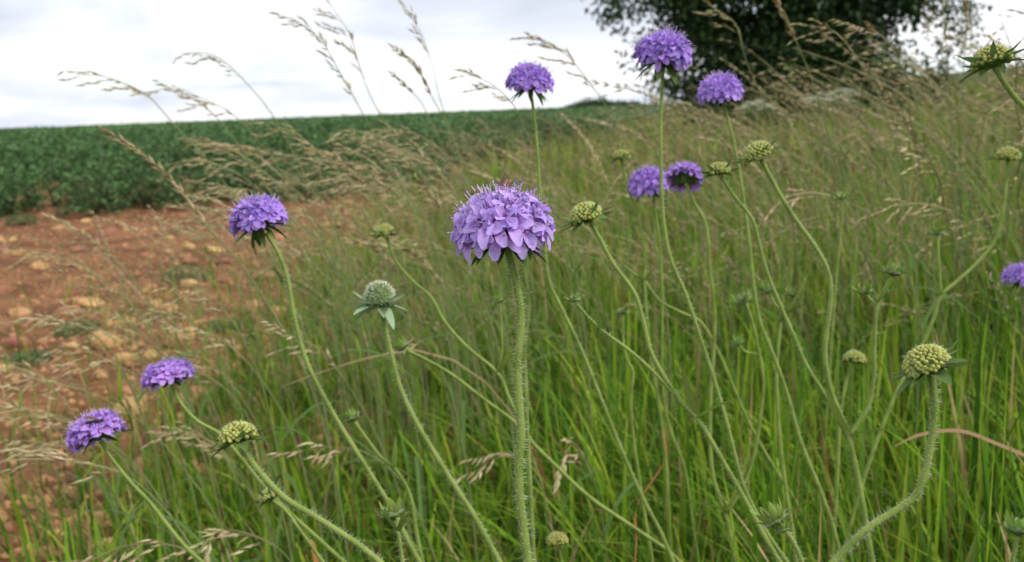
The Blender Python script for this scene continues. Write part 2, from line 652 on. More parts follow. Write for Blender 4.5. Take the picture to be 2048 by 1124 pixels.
# dense lower canopy of the far crop, where single plants merge
cy_ = np.concatenate((np.arange(24, 60, 0.6), np.arange(60, 180, 1.6)))
rows_ = []
nxx = 150
for yv in cy_:
    xv = np.linspace(-0.66 * yv - 4, float(edge_x(yv)), nxx)
    hz = 0.20 + 0.14 * vnoise(xv, xv * 0 + yv, 1.1, 8)
    rows_.append(np.column_stack((xv, xv * 0 + yv, gz(xv, yv) + hz)))
V = np.concatenate(rows_)
ii = (np.arange(len(cy_) - 1)[:, None] * nxx + np.arange(nxx - 1)[None, :]).ravel()
F = np.column_stack((ii, ii + 1, ii + nxx + 1, ii + nxx))
C = crop_cols(len(V)) * 0.9
obj('crop_canopy', np_mesh('crop_canopy', V, F, C, True), M['leaf'], label='far dense canopy of the green crop near the horizon', cat='crop', kind='stuff')

# single young crop plants and weeds on the bare soil
for (px, py, s, lab) in ((45, 445, 0.40, 'small dark green crop seedling standing just in front of the crop edge'),
                         (378, 568, 0.36, 'low dark green weed rosette on the middle of the bare soil'),
                         (452, 665, 0.26, 'small dark weed tuft on the soil near the grass edge'),
                         (160, 668, 0.26, 'low flat green weed patch among stones on the soil'),
                         (60, 730, 0.26, 'low green weed tuft with bluish leaves on the stony soil')):
    g = ground_at(px, py + 12)
    crop_plant(float(g[0]), float(g[1]), s, random.randrange(5), lab, None, 'weed').scale[2] *= 0.6

# ------------------------------------------------------------------ meadow grass
def in_meadow(x, y):
    return x > edge_x(y) + 0.0


def sample_meadow(n, r0, r1, az0=-42, az1=46, power=1.0, soft=0.10):
    out = []
    tot = 0
    while tot < n:
        m = n * 2
        u = rng.random(m)
        r = r0 * (r1 / r0) ** (u ** power)
        az = np.radians(az0 + (az1 - az0) * rng.random(m))
        x, y = r * np.sin(az), r * np.cos(az)
        k = x > edge_x(y) - np.abs(rng.normal(0, soft, m)) * (1 + 0.2 * y)
        out.append(np.column_stack((x, y))[k])
        tot += k.sum()
    return np.concatenate(out)[:n]


def blades(P, ln, wd, az, bend, tw, c0, c1, segs):
    n = len(P)
    t = np.linspace(0, 1, segs + 1)
    ca, sa = np.cos(az), np.sin(az)
    h = ln[:, None] * (t - 0.42 * np.minimum(bend, 1.6)[:, None] * t ** 2.2)
    o = ln[:, None] * bend[:, None] * 0.62 * t ** 2
    cx_ = P[:, 0:1] + o * ca[:, None]
    cy_ = P[:, 1:2] + o * sa[:, None]
    cz_ = P[:, 2:3] + h
    w = wd[:, None] * 0.5 * np.minimum(1.0, (1.02 - t) * 1.9) ** 0.8 * (0.6 + 0.4 * np.minimum(1, t * 3))
    ta = az[:, None] + math.pi / 2 + tw[:, None] * (0.4 + 0.6 * t)
    sxv, syv = np.cos(ta) * w, np.sin(ta) * w
    Lv = np.stack((cx_ - sxv, cy_ - syv, cz_), -1)
    Rv = np.stack((cx_ + sxv, cy_ + syv, cz_ + w * 0.25), -1)
    V = np.stack((Lv, Rv), 2).reshape(-1, 3)
    col = c0[:, None, :] * (1 - t)[None, :, None] + c1[:, None, :] * t[None, :, None]
    C = np.repeat(col[:, :, None, :], 2, 2).reshape(-1, 3)
    b = (np.arange(n) * (segs + 1) * 2)[:, None] + (np.arange(segs) * 2)[None, :]
    b = b.ravel()
    F = np.column_stack((b, b + 1, b + 3, b + 2))
    return V, F, C


GREEN = np.array([(0.105, 0.230, 0.014), (0.070, 0.165, 0.012), (0.165, 0.275, 0.020), (0.045, 0.110, 0.012), (0.09, 0.180, 0.028), (0.20, 0.28, 0.028)])
STRAW = np.array([(0.36, 0.29, 0.14), (0.30, 0.22, 0.10), (0.42, 0.35, 0.20), (0.25, 0.24, 0.09), (0.30, 0.15, 0.07)])


def blade_cols(n, straw):
    c = GREEN[rng.integers(0, len(GREEN), n)] * rng.uniform(0.85, 1.5, (n, 1))
    s = STRAW[rng.integers(0, len(STRAW), n)] * rng.uniform(0.7, 1.2, (n, 1))
    k = rng.random(n) < straw
    c = np.where(k[:, None], s, c)
    tip = c * rng.uniform(0.95, 1.35, (n, 1)) * np.array((1.12, 1.04, 0.95))
    return c * 0.8, tip


for (nm, lab, n, r0, r1, l0, l1, w0, w1, segs, straw) in (
        ('grass', 'lush green grass blades low among the flower stems', 19000, 0.56, 2.1, 0.18, 0.46, 0.0026, 0.0085, 7, 0.07),
        ('grass', 'mixed green and straw grass blades of the middle meadow', 32000, 2.0, 7.0, 0.16, 0.46, 0.004, 0.0095, 4, 0.26),
        ('grass', 'far meadow grass running along the field verge', 30000, 6.5, 45.0, 0.24, 0.56, 0.009, 0.020, 3, 0.42)):
    p = sample_meadow(n, r0, r1)
    if r0 < 1:
        p = p[~((p[:, 1] < 0.5))]
        # left of the verge the near grass thins out over the soil
    n = len(p)
    P = np.column_stack((p, gz(p[:, 0], p[:, 1]) - 0.004))
    tuft = vnoise(p[:, 0], p[:, 1], 1.6, 21)
    side = np.clip((p[:, 0] - edge_x(p[:, 1])) / 0.7, 0.45, 1.0)
    ln = (l0 + (l1 - l0) * rng.random(n) * (0.55 + 0.6 * tuft)) * side
    wd = w0 + (w1 - w0) * rng.random(n) ** 1.4
    lean = math.pi + rng.normal(0, 1.5, n)             # wind from the right
    bend = np.abs(rng.normal(0.62, 0.5, n))
    c0, c1 = blade_cols(n, straw)
    V, F, C = blades(P, ln, wd, lean, bend, rng.normal(0, 0.9, n), c0, c1, segs)
    obj(nm, np_mesh(nm, V, F, C, True), M['blade'], label=lab, cat='grass', kind='stuff')

# sparse grass over the soil margin at the left
n = 1500
y = 0.85 + 3.6 * rng.random(n) ** 1.5
x = edge_x(y) + 0.05 - np.abs(rng.normal(0, 0.38, n)) * (0.5 + 0.35 * y)
P = np.column_stack((x, y, gz(x, y)))
c0, c1 = blade_cols(n, 0.3)
V, F, C = blades(P, rng.uniform(0.06, 0.24, n), rng.uniform(0.002, 0.005, n), math.pi + rng.normal(0, 1.4, n), np.abs(rng.normal(0.6, 0.4, n)), rng.normal(0, 0.9, n), c0, c1, 5)
obj('grass', np_mesh('grass', V, F, C, True), M['blade'], label='sparse thin grass creeping over the stony soil margin', cat='grass', kind='stuff')

# ---- tall flowering grass stalks
CULM = (0.23, 0.27, 0.10)
SPK = [(0.50, 0.40, 0.22), (0.58, 0.49, 0.30), (0.42, 0.34, 0.17), (0.44, 0.42, 0.19), (0.52, 0.38, 0.25)]


def seed_head(mb, path, kind, sc, r, lod=1.0, tint=None):
    """panicle along path (tip first); kind 'loose' or 'spike'"""
    seg = np.linalg.norm(np.diff(path, axis=0), axis=1)
    cum = np.concatenate(([0], np.cumsum(seg)))
    Ltot = cum[-1]
    cols = tint or SPK
    cnt = int((Ltot / (0.0065 * sc) if kind == 'spike' else Ltot / (0.013 * sc)) * lod)
    mb.tube(path, [0.0003 * sc + 0.0005 * sc * q / len(path) for q in range(len(path))], 3, (0.33, 0.30, 0.14), cap=False)
    for i in range(cnt):
        u = (i + r.random()) / cnt * Ltot
        p = np.array([np.interp(u, cum, path[:, j]) for j in range(3)])
        q = np.array([np.interp(max(0, u - 0.01), cum, path[:, j]) for j in range(3)])
        T = q - p if np.linalg.norm(q - p) > 1e-5 else path[0] - path[1]
        T = T / np.linalg.norm(T)
        rad = np.array([r.gauss(0, 1) for _ in range(3)])
        rad -= T * rad.dot(T)
        rad /= np.linalg.norm(rad) + 1e-9
        if kind == 'spike':
            for _ in range(2):
                d = T + rad * r.uniform(0.2, 0.55)
                mb.spikelet(p, d, sc * r.uniform(0.008, 0.012), sc * 0.0017, cols[r.randrange(5)])
                rad = -rad
        else:
            bl = sc * r.uniform(0.006, 0.034) * (0.35 + 0.65 * math.sin(math.pi * min(1, 0.15 + u / Ltot * 0.8)))
            e = p + (T * 0.85 + rad * 0.45 + np.array((-0.25, 0, -0.25))) * bl
            mb.tube([p, (p + e) / 2 + T * bl * 0.1, e], 0.00022 * sc, 3, (0.33, 0.29, 0.14), cap=False)
            m = max(1, int(round((bl / (0.0075 * sc)) * lod)))
            for j in range(m):
                w = p + (e - p) * ((j + 1) / m)
                d = T * 0.9 + rad * r.uniform(0.0, 0.5) + np.array((-0.2, 0, -0.35)) + np.array([r.gauss(0, 0.2) for _ in range(3)])
                mb.spikelet(w, d, sc * r.uniform(0.0075, 0.0125), sc * r.uniform(0.0011, 0.0019), cols[r.randrange(5)])


def stalk_leaf(mb, p, az, ln, wd, col):
    n = 7
    vs = []
    for i in range(n):
        t = i / (n - 1)
        c = np.array(p) + np.array((math.cos(az) * ln * 0.75 * t, math.sin(az) * ln * 0.75 * t, ln * (0.75 * t - 0.85 * t * t)))
        s = np.array((-math.sin(az), math.cos(az), 0.2)) * wd * 0.5 * min(1, (1.02 - t) * 1.8)
        vs += [c - s, c + s]
    mb.add(vs, [(2 * i, 2 * i + 1, 2 * i + 3, 2 * i + 2) for i in range(n - 1)], col)


# hand-placed stalks: pixel course from the tip downwards, distance, kind, share of the length that bears seeds
HAND = [
    ([(165, 150), (212, 154), (290, 188), (345, 245), (425, 335), (520, 470), (600, 640)], 1.15, 'loose', 0.40),
    ([(310, 182), (352, 180), (430, 232), (505, 330), (590, 470), (650, 620)], 1.30, 'loose', 0.42),
    ([(375, 105), (432, 113), (492, 165), (548, 235), (605, 340), (680, 480), (730, 640)], 1.25, 'loose', 0.36),
    ([(385, 190), (425, 205), (478, 240), (545, 320), (640, 455), (700, 600)], 1.40, 'loose', 0.42),
    ([(210, 262), (290, 312), (352, 372), (412, 450), (490, 540), (580, 680)], 0.85, 'spike', 0.62),
    ([(580, 32), (640, 78), (683, 152), (730, 235), (785, 335), (850, 480), (890, 640)], 1.20, 'loose', 0.48),
    ([(660, 8), (700, 70), (718, 130), (742, 195), (775, 255), (830, 380), (880, 540)], 1.35, 'loose', 0.44),
    ([(798, -5), (838, 60), (862, 125), (882, 205), (922, 330), (960, 480)], 1.50, 'loose', 0.40),
    ([(790, 97), (832, 132), (862, 190), (888, 240), (935, 345), (980, 480)], 1.20, 'spike', 0.42),
    ([(785, 148), (830, 190), (853, 225), (900, 330), (950, 480)], 1.55, 'spike', 0.30),
    ([(930, 145), (985, 170), (1030, 215), (1052, 265), (1092, 355), (1135, 480)], 1.05, 'loose', 0.45),
    ([(1068, 70), (1130, 108), (1182, 170), (1214, 220), (1245, 310), (1295, 440)], 1.10, 'loose', 0.46),
    ([(1430, 18), (1472, 50), (1492, 120), (1532, 215), (1565, 320), (1590, 470)], 1.30, 'loose', 0.35),
    ([(1548, -8), (1582, 60), (1612, 130), (1645, 225), (1680, 360)], 1.00, 'spike', 0.35),
    ([(1608, 50), (1672, 66), (1725, 135), (1765, 210), (1800, 330), (1825, 480)], 1.00, 'loose', 0.36),
    ([(1708, 52), (1762, 70), (1805, 135), (1838, 230), (1860, 380)], 1.15, 'loose', 0.42),
    ([(1885, -5), (1890, 60), (1896, 150), (1902, 255), (1910, 400)], 1.35, 'loose', 0.35),
    ([(1932, -8), (1932, 70), (1926, 150), (1922, 255), (1925, 400)], 1.45, 'loose', 0.35),
    ([(815, 335), (852, 376), (892, 432), (935, 522), (980, 640)], 1.00, 'spike', 0.50),
    ([(1565, 396), (1622, 385), (1690, 402), (1760, 450), (1820, 560), (1850, 700)], 0.95, 'loose', 0.36),
    ([(1780, 412), (1850, 408), (1940, 440), (2005, 510), (2050, 640)], 1.05, 'loose', 0.42),
    ([(-40, 930), (60, 918), (160, 925), (250, 950), (330, 1020), (400, 1120)], 0.70, 'loose', 0.60),
    ([(180, 1122), (250, 1092), (330, 1088), (400, 1110), (450, 1150)], 0.62, 'loose', 0.70),
    ([(395, 1105), (440, 1062), (500, 1068), (560, 1100), (600, 1150)], 0.66, 'loose', 0.70),
    ([(50, 506), (110, 512), (210, 560), (300, 660), (370, 800), (420, 950)], 1.25, 'loose', 0.42),
    ([(90, 430), (170, 470), (250, 540), (330, 650), (420, 800)], 1.30, 'spike', 0.40),
    ([(20, 735), (80, 758), (190, 790), (300, 860), (400, 980)], 1.05, 'loose', 0.45),
    ([(60, 640), (140, 630), (230, 680), (340, 770), (440, 900)], 1.30, 'loose', 0.45),
    ([(-20, 830), (60, 820), (160, 850), (270, 930), (360, 1060)], 0.90, 'loose', 0.50),
    ([(570, 665), (640, 700), (692, 765), (745, 855), (790, 960)], 0.90, 'loose', 0.50),
    ([(800, 700), (835, 678), (870, 720), (905, 800), (930, 920)], 0.85, 'loose', 0.35),
    ([(1130, 905), (1150, 890), (1175, 930), (1195, 990), (1210, 1080)], 0.80, 'loose', 0.60),
    ([(620, 900), (660, 895), (730, 905), (800, 960), (850, 1060)], 0.80, 'loose', 0.45),
    ([(960, 940), (1000, 905), (1050, 930), (1090, 1000), (1110, 1100)], 0.95, 'loose', 0.45),
    ([(430, 330), (500, 330), (575, 385), (640, 470), (700, 590)], 1.20, 'loose', 0.50),
    ([(380, 285), (450, 290), (530, 345), (610, 440), (690, 570)], 1.45, 'loose', 0.50),
    ([(330, 330), (400, 322), (480, 350), (570, 430), (650, 560)], 1.50, 'loose', 0.52),
    ([(540, 245), (610, 280), (680, 350), (740, 450), (790, 590)], 1.35, 'loose', 0.48),
    ([(640, 305), (720, 310), (790, 370), (850, 470), (890, 600)], 1.40, 'loose', 0.50),
    ([(500, 420), (560, 415), (640, 450), (720, 540), (780, 660)], 1.10, 'loose', 0.50),
    ([(700, 385), (760, 370), (830, 420), (890, 520), (930, 640)], 1.30, 'loose', 0.45),
]
rh = random.Random(41)
for q_ in range(58):
    hx_, hy_ = (rh.uniform(330, 860), rh.uniform(250, 500)) if q_ < 42 else (rh.uniform(-30, 380), rh.uniform(500, 900))
    a_ = rh.uniform(0.15, 0.75)
    ln_ = rh.uniform(0.8, 1.2)
    HAND.append(([(hx_, hy_), (hx_ + 60 * ln_, hy_ + 60 * a_ * ln_ * 0.35), (hx_ + 125 * ln_, hy_ + 125 * a_ * ln_), (hx_ + 185 * ln_, hy_ + 250 * a_ * ln_ + 30), (hx_ + 230 * ln_, hy_ + 420 * a_ * ln_ + 80)],
                 rh.uniform(1.15, 1.9) if q_ < 42 else rh.uniform(0.85, 1.3), 'loose' if rh.random() < 0.85 else 'spike', rh.uniform(0.42, 0.55)))
HG = 'tall flowering grasses bowing in the wind'
for i, (pts, D, kd, share) in enumerate(HAND):
    r = random.Random(100 + i)
    px = spline([(a, b, 0) for a, b in pts], 7)
    drift = np.linspace(0, 0.10, len(px))
    W = np.array([at(q[0], q[1], D + drift[j]) for j, q in enumerate(px)])
    nvis = len(W)
    W = to_ground(W, 0.04, 0.25, 0.03)
    ntip = max(5, int(nvis * share))
    root = W[-1].copy()
    kw = 'narrow spike-like' if kd == 'spike' else 'loose nodding'
    tx_, ty_ = pts[0]
    if ty_ < 220:
        wh = 'before the dark tree' if tx_ > 1290 else 'rising above the crop into the sky'
    elif tx_ < 460 and ty_ > 425:
        wh = 'bowing low over the bare soil'
    elif tx_ < 900 and ty_ < 440:
        wh = 'hanging before the green crop field'
    else:
        wh = 'low among the scabious stems'
    t = thing('grass_stalk', f'straw-coloured grass stalk with a {kw} seed head {wh}', 'grass stalk', root, f'{kw} grass stalks {wh}')
    mb = MB()
    Wl = W - root
    mb.tube(Wl[ntip - 1:], np.linspace(0.0006, 0.0013, len(Wl) - ntip + 1), 5, CULM)
    stem = obj('stem', mb.mesh('stem'), M['attr'], t)
    mb = MB()
    seed_head(mb, Wl[:ntip], kd, 1.25 * (0.8 + 0.2 * D), r, 1.55)
    obj('seed_head', mb.mesh('seed_head', False), M['straw'], t)
    mb = MB()
    a = int(len(Wl) * 0.75)
    stalk_leaf(mb, Wl[a], r.uniform(0, 6.28), r.uniform(0.12, 0.25), 0.004, (0.10, 0.18, 0.04))
    obj('leaf', mb.mesh('leaf'), M['blade'], t)

# random stalks of the meadow from shared variants
def stalk_variant(seed, h, lod, sc):
    r = random.Random(seed)
    kd = 'spike' if seed % 4 == 0 else 'loose'
    n = 16
    lean = r.uniform(0.15, 0.62)
    nod = r.uniform(0.15, 1.1)
    P = []
    for i in range(n):
        t = i / (n - 1)
        P.append((-lean * h * t ** 1.7 - nod * 0.30 * max(0, t - 0.72) ** 1.5 * 8 * h * 0.4, r.gauss(0, 0.003), h * (t - 0.10 * t ** 3) - nod * h * 1.1 * max(0, t - 0.75) ** 2))
    P = np.array(P)[::-1]
    P = spline(P, 2)
    nt = int(len(P) * r.uniform(0.24, 0.34))
    mb = MB()
    mb.tube(P[nt - 1:], np.linspace(0.0007, 0.0014, len(P) - nt + 1) * sc, 4 if lod >= 1 else 3, CULM)
    a = mb
    mb2 = MB()
    seed_head(mb2, P[:nt], kd, 1.2 * sc, r, lod)
    return a, mb2


near_vars = []
for k in range(10):
    a, b = stalk_variant(k + 1, 0.86 + 0.03 * (k % 5), 1.05, 1.6)
    ma, m2 = a.mesh('stem'), b.mesh('seed_head', False)
    ma.materials.append(M['attr'])
    m2.materials.append(M['straw'])
    near_vars.append((ma, m2))


def stalk_height(x, y):
    q = np.clip((x / y + 0.25) / 0.6, 0, 1)
    return 0.50 + 0.21 * q


p = sample_meadow(195, 1.4, 4.8, -32, 38)
order = np.argsort(np.hypot(p[:, 0], p[:, 1]))
r = random.Random(77)
for i in order:
    x, y = float(p[i, 0]), float(p[i, 1])
    k = r.randrange(10)
    hh = float(stalk_height(x, y)) * r.uniform(0.55, 1.12) / 0.92 * min(1.0, 0.72 + 0.16 * y)
    kw = 'narrow spike-like' if (k + 1) % 4 == 0 else 'loose nodding'
    t = thing('grass_stalk', f'straw-coloured grass stalk with a {kw} seed head standing in the open meadow', 'grass stalk', (x, y, gz(x, y) - 0.005), f'{kw} grass stalks standing in the open meadow')
    t.rotation_euler = (r.gauss(0, 0.06), r.gauss(0, 0.07), r.gauss(0, 0.55) + (math.pi if r.random() < 0.12 else 0))
    t.scale = (hh, hh, hh)
    obj('stem', near_vars[k][0], None, t)
    obj('seed_head', near_vars[k][1], None, t)

# the remaining stalks of the meadow: one mass
Vs, Fs, Cs, off = [], [], [], 0
for k in range(18):
    near_ = k < 10
    a, b = stalk_variant(40 + k, 0.9, 0.66 if near_ else 0.30, 1.55 if near_ else 2.2)
    mb = MB()
    mb.add(a.v, a.f, a.c)
    mb.add(b.v, b.f, b.c)
    me = mb.mesh('tmp')
    me.calc_loop_triangles()
    tri = np.empty(len(me.loop_triangles) * 3, np.int32)
    me.loop_triangles.foreach_get('vertices', tri)
    tri = tri.reshape(-1, 3)
    bv = np.array(mb.v)
    bc = np.array(mb.c)
    bpy.data.meshes.remove(me)
    n = 95 if near_ else 230
    p = sample_meadow(n, 1.5, 6.0, -36, 42, 1.0) if near_ else sample_meadow(n, 5.0, 30.0, -38, 44, 0.9)
    an = rng.normal(0, 0.7, n) + np.where(rng.random(n) < 0.15, math.pi, 0)
    hs = stalk_height(p[:, 0], p[:, 1]) * rng.uniform(0.55, 1.15, n) / 0.9
    ca, sa = np.cos(an)[:, None], np.sin(an)[:, None]
    vx = (bv[None, :, 0] * ca - bv[None, :, 1] * sa) * hs[:, None] + p[:, 0:1]
    vy = (bv[None, :, 0] * sa + bv[None, :, 1] * ca) * hs[:, None] + p[:, 1:2]
    vz = bv[None, :, 2] * hs[:, None] + gz(p[:, 0], p[:, 1])[:, None]
    Vs.append(np.stack((vx, vy, vz), -1).reshape(-1, 3))
    Fs.append((tri[None] + (np.arange(n) * len(bv))[:, None, None]).reshape(-1, 3) + off)
    Cs.append((bc[None] * rng.uniform(0.75, 1.2, (n, 1, 1))).reshape(-1, 3))
    off += n * len(bv)
obj('meadow_grass', np_mesh('meadow_grass', np.concatenate(Vs), np.concatenate(Fs), np.concatenate(Cs)), M['straw'],
    label='countless thin straw-coloured flowering grass stems filling the meadow', cat='grass', kind='stuff')

# dry bent blades that stand out
for i, (pts, D, w, c, lab) in enumerate((
        ([(1790, 893), (1840, 870), (1920, 862), (2000, 890), (2060, 915)], 0.72, 0.0026, (0.36, 0.23, 0.12), 'dry tan bent grass blade arching behind the hairy bristly bud head'),
        ([(560, 775), (640, 745), (740, 715), (830, 700)], 0.95, 0.0016, (0.34, 0.25, 0.13), 'dry pale grass stem lying across behind the fuzzy round head'),
        ([(1325, 860), (1330, 920), (1275, 1010), (1273, 1080), (1270, 1140)], 0.72, 0.004, (0.40, 0.16, 0.07), 'rusty orange dead blade low among the branched stems'),
        ([(620, 1080), (628, 1100), (632, 1124), (640, 1160)], 0.62, 0.006, (0.50, 0.20, 0.06), 'short orange withered blade beside the leaning flower stems'))):
    W = to_ground(spline([at(a, b, D) for a, b in pts], 6), 0.04, 0.3, 0.02)
    root = W[-1].copy()
    Wl = W - root
    mb = MB()
    vs = []
    for j, q in enumerate(Wl):
        t_ = j / (len(Wl) - 1)
        s_ = np.array((0.35, 0.2, 0.9)) * w * 0.5 * min(1, 0.15 + t_ * 5)
        vs += [q - s_, q + s_ + np.array((0, 0.0008, 0))]
    mb.add(vs, [(2 * j, 2 * j + 1, 2 * j + 3, 2 * j + 2) for j in range(len(Wl) - 1)], c)
    obj('dry_blade', mb.mesh('dry_blade'), M['straw'], None, Matrix.Translation(Vector(root)), lab, 'grass blade')

# ------------------------------------------------------------------ the tree
tx, ty = 3.42, 12.2
tz = gz(tx, ty)
t = thing('tree', 'dense dark green broadleaf tree standing on the grassy rise', 'tree', (tx, ty, tz))
mb = MB()
mb.tube(spline([(0, 0, -0.1), (0.03, 0.02, 0.6), (-0.06, 0.05, 1.4), (0.05, 0, 2.4), (0, 0, 3.8)], 5), np.linspace(0.17, 0.05, 21), 10)
obj('trunk', mb.mesh('trunk'), M['bark'], t)
cl = []
r = random.Random(5)
for k in range(9):
    a = k * 0.7 + r.uniform(-0.2, 0.2)
    z0 = 0.7 + 0.28 * k
    e = (math.cos(a) * r.uniform(1.0, 1.5), math.sin(a) * r.uniform(0.9, 1.4), z0 + r.uniform(0.4, 1.0))
    mb = MB()
    mb.tube(spline([(0, 0, z0), (e[0] * 0.5, e[1] * 0.5, z0 + (e[2] - z0) * 0.65), e], 5), np.linspace(0.06, 0.012, 11), 6)
    obj('limb', mb.mesh('limb'), M['bark'], t)
cc = []
while len(cc) < 430:
    q = np.array([r.uniform(-1, 1) for _ in range(3)])
    d = np.linalg.norm(q)
    if d > 1 or d < 0.25:
        continue
    cc.append((q[0] * 1.85, q[1] * 1.5, 2.45 + q[2] * 2.15))
cc += [(-2.15, -0.2, 1.62), (-2.0, -0.1, 1.75), (-1.75, -0.4, 1.1), (-1.6, -0.7, 0.75), (-1.2, -0.9, 0.5), (-0.5, -1.2, 0.55), (0.3, -1.2, 0.6), (1.0, -1.0, 0.6), (1.6, -0.6, 0.8), (2.0, -0.3, 1.25), (1.9, -0.5, 1.6)]
for _ in range(46):
    cc.append((r.uniform(-1.35, 1.6), r.uniform(-1.2, 0.4), r.uniform(0.45, 1.1)))
cc = np.array(cc)
# bring left and right flank outlines to life: shrink or grow single clumps
per = 170
n = len(cc) * per
ctr = np.repeat(cc, per, 0)
sig = np.repeat(rng.uniform(0.09, 0.20, len(cc)), per)
P = ctr + rng.normal(0, 1, (n, 3)) * sig[:, None] * np.array((1, 1, 0.8))
P[:, 2] = np.maximum(P[:, 2], 0.25)
Dv = rng.normal(0, 1, (n, 3)) + np.array((0, 0, -0.3)) + (P - ctr) * 2
tone = np.repeat(rng.uniform(0.6, 1.35, len(cc)), per)
C = np.array((0.042, 0.085, 0.022)) * tone[:, None] * rng.uniform(0.7, 1.35, (n, 1))
V, F, C = leaf_batch(P, Dv, rng.uniform(0.055, 0.10, n), rng.uniform(0.035, 0.06, n), C)
obj('crown', np_mesh('crown', V, F, C), M['treeleaf'], t)

# a far hedge line on the crest of the field
n = 9000
hx = rng.uniform(8, 26, n)
P = np.column_stack((hx, 168 + rng.normal(0, 1.0, n), gz(hx, 168) + np.abs(rng.normal(0, 1, n)) * (0.3 + 1.5 * vnoise(hx, hx * 0, 0.33, 4) ** 2) * np.clip(np.minimum(hx - 8, 26 - hx) / 6, 0.03, 0.75)))
V, F, C = leaf_batch(P, rng.normal(0, 1, (n, 3)), rng.uniform(0.25, 0.5, n), rng.uniform(0.15, 0.3, n), np.array((0.04, 0.075, 0.03)) * rng.uniform(0.7, 1.3, (n, 1)))
obj('hedge', np_mesh('hedge', V, F, C), M['treeleaf'], label='distant low hedge line on the crest of the crop field', cat='hedge', kind='stuff')

# ------------------------------------------------------------------ white umbels in the meadow
def umbel(px, py, D, wpx, lab, seed):
    r = random.Random(seed)
    c = at(px, py, D)
    R = wpx / 2 * D / FPX
    base = np.array((c[0] + 0.03, c[1] + 0.05, gz(c[0] + 0.03, c[1] + 0.05) - 0.01))
    t = thing('umbel_flower', lab, 'flower', base)
    top = c - np.array((0, 0, R * 0.75)) - base
    mb = MB()
    mb.tube(spline([top, top * 0.55 + np.array((0.012, 0, 0)), (0, 0, 0)], 6), np.linspace(0.002, 0.0045, 13), 7, (0.15, 0.23, 0.08))
    obj('stem', mb.mesh('stem'), M['attr'], t)
    mb = MB()
    spots = []
    for k in range(19):
        rr = R * math.sqrt((k + 0.5) / 19)
        a = k * 2.4
        e = top + np.array((rr * math.cos(a), rr * math.sin(a), R * 0.75 - 0.35 * rr * rr / R + r.gauss(0, 0.04) * R))
        spots.append(e)
        mb.tube(spline([top, top + (e - top) * 0.5 + np.array((0, 0, -0.06 * R)), e], 3), 0.0009, 4, (0.2, 0.28, 0.1))
    obj('rays', mb.mesh('rays'), M['attr'], t)
    for e in spots:
        mb = MB()
        for _ in range(26):
            q = np.array([r.gauss(0, 0.085 * R) * 1.1, r.gauss(0, 0.085 * R) * 1.1, r.gauss(0, 0.03 * R)])
            s_ = R * 0.035
            mb.ellip(e + q, np.eye(3) * np.array((s_, s_, s_ * 0.6)), 5, 3)
        obj('umbellet', mb.mesh('umbellet'), M['umbel'], t)


umbel(1652, 188, 3.0, 92, 'flat white flower umbel standing before the dark tree', 1)
umbel(1515, 203, 3.6, 75, 'greenish white flat umbel low behind the violet flower near the tree', 2)
umbel(1688, 178, 3.3, 60, 'smaller white umbel just beside the larger flat white umbel', 3)

# ------------------------------------------------------------------ scabious: shared pieces
def floret_mesh(name, seed, tube, L_out, L_side, L_in, W, el0, el1, base_col, tip_col):
    r = random.Random(seed)
    mb = MB()
    n = 6
    r0, r1 = 0.035, 0.095
    rings = [(0, r0), (tube * 0.6, 0.05), (tube, r1)]
    vs, cs = [], []
    for z, rr in rings:
        for k in range(n):
            a = 2 * math.pi * k / n
            vs.append((rr * math.cos(a), rr * math.sin(a), z))
            cs.append(base_col)
    fs = [(i * n + k, i * n + (k + 1) % n, (i + 1) * n + (k + 1) % n, (i + 1) * n + k) for i in range(2) for k in range(n)]
    mb.add(vs, fs, cs)
    for (a, ln, wd) in ((0, L_out, W), (1.25, L_side, W * 0.88), (-1.25, L_side, W * 0.88), (2.6, L_in, W * 0.7), (-2.6, L_in, W * 0.7)):
        a += r.gauss(0, 0.12)
        ln *= r.uniform(0.85, 1.15)
        wd *= r.uniform(0.88, 1.12)
        d = np.array((math.cos(a), math.sin(a), 0))
        s = np.array((-math.sin(a), math.cos(a), 0))
        vs, cs = [], []
        p = d * r1 * 0.8 + np.array((0, 0, tube * 0.92))
        e0, e1 = el0 + r.gauss(0, 0.15), el1 + r.gauss(0, 0.32)
        m = 5
        prof = [0.42, 0.72, 0.98, 0.95, 0.45]
        for i in range(m):
            t_ = i / (m - 1)
            el = e0 + (e1 - e0) * t_
            if i:
                p = p + (d * math.cos(el) + np.array((0, 0, 1)) * math.sin(el)) * ln / (m - 1)
            up = np.array((0, 0, 1)) * math.cos(el) - d * math.sin(el)
            w = wd * 0.5 * prof[i]
            cup = 0.32 * w
            q_ = min(1.0, max(0.0, (t_ - 0.12) / 0.5))
            cc_ = tuple((np.array(base_col) * (1 - q_) + np.array(tip_col) * q_) * (1.08 if i == m - 1 else 1.0))
            cp = p + (d * ln * 0.05 if i == m - 1 else 0)
            vs += [p - s * w + up * cup, cp, p + s * w + up * cup]
            cs += [cc_, cc_, cc_]
        fs = []
        for i in range(m - 1):
            b = i * 3
            fs += [(b, b + 1, b + 4, b + 3), (b + 1, b + 2, b + 5, b + 4)]
        mb.add(vs, fs, cs)
    return mb.mesh(name)


def floret_set(pal):
    b, tp = pal
    return {
        'outer': [floret_mesh('floret', s, 0.30, 0.42, 0.36, 0.28, 0.225, 1.15, 0.30, b, tp) for s in range(4)],
        'mid': [floret_mesh('floret', 10 + s, 0.31, 0.31, 0.29, 0.26, 0.19, 1.1, 0.30, b, tp) for s in range(4)],
        'inner': [floret_mesh('floret', 20 + s, 0.30, 0.22, 0.21, 0.20, 0.13, 1.25, 0.7, b, tp) for s in range(4)],
    }


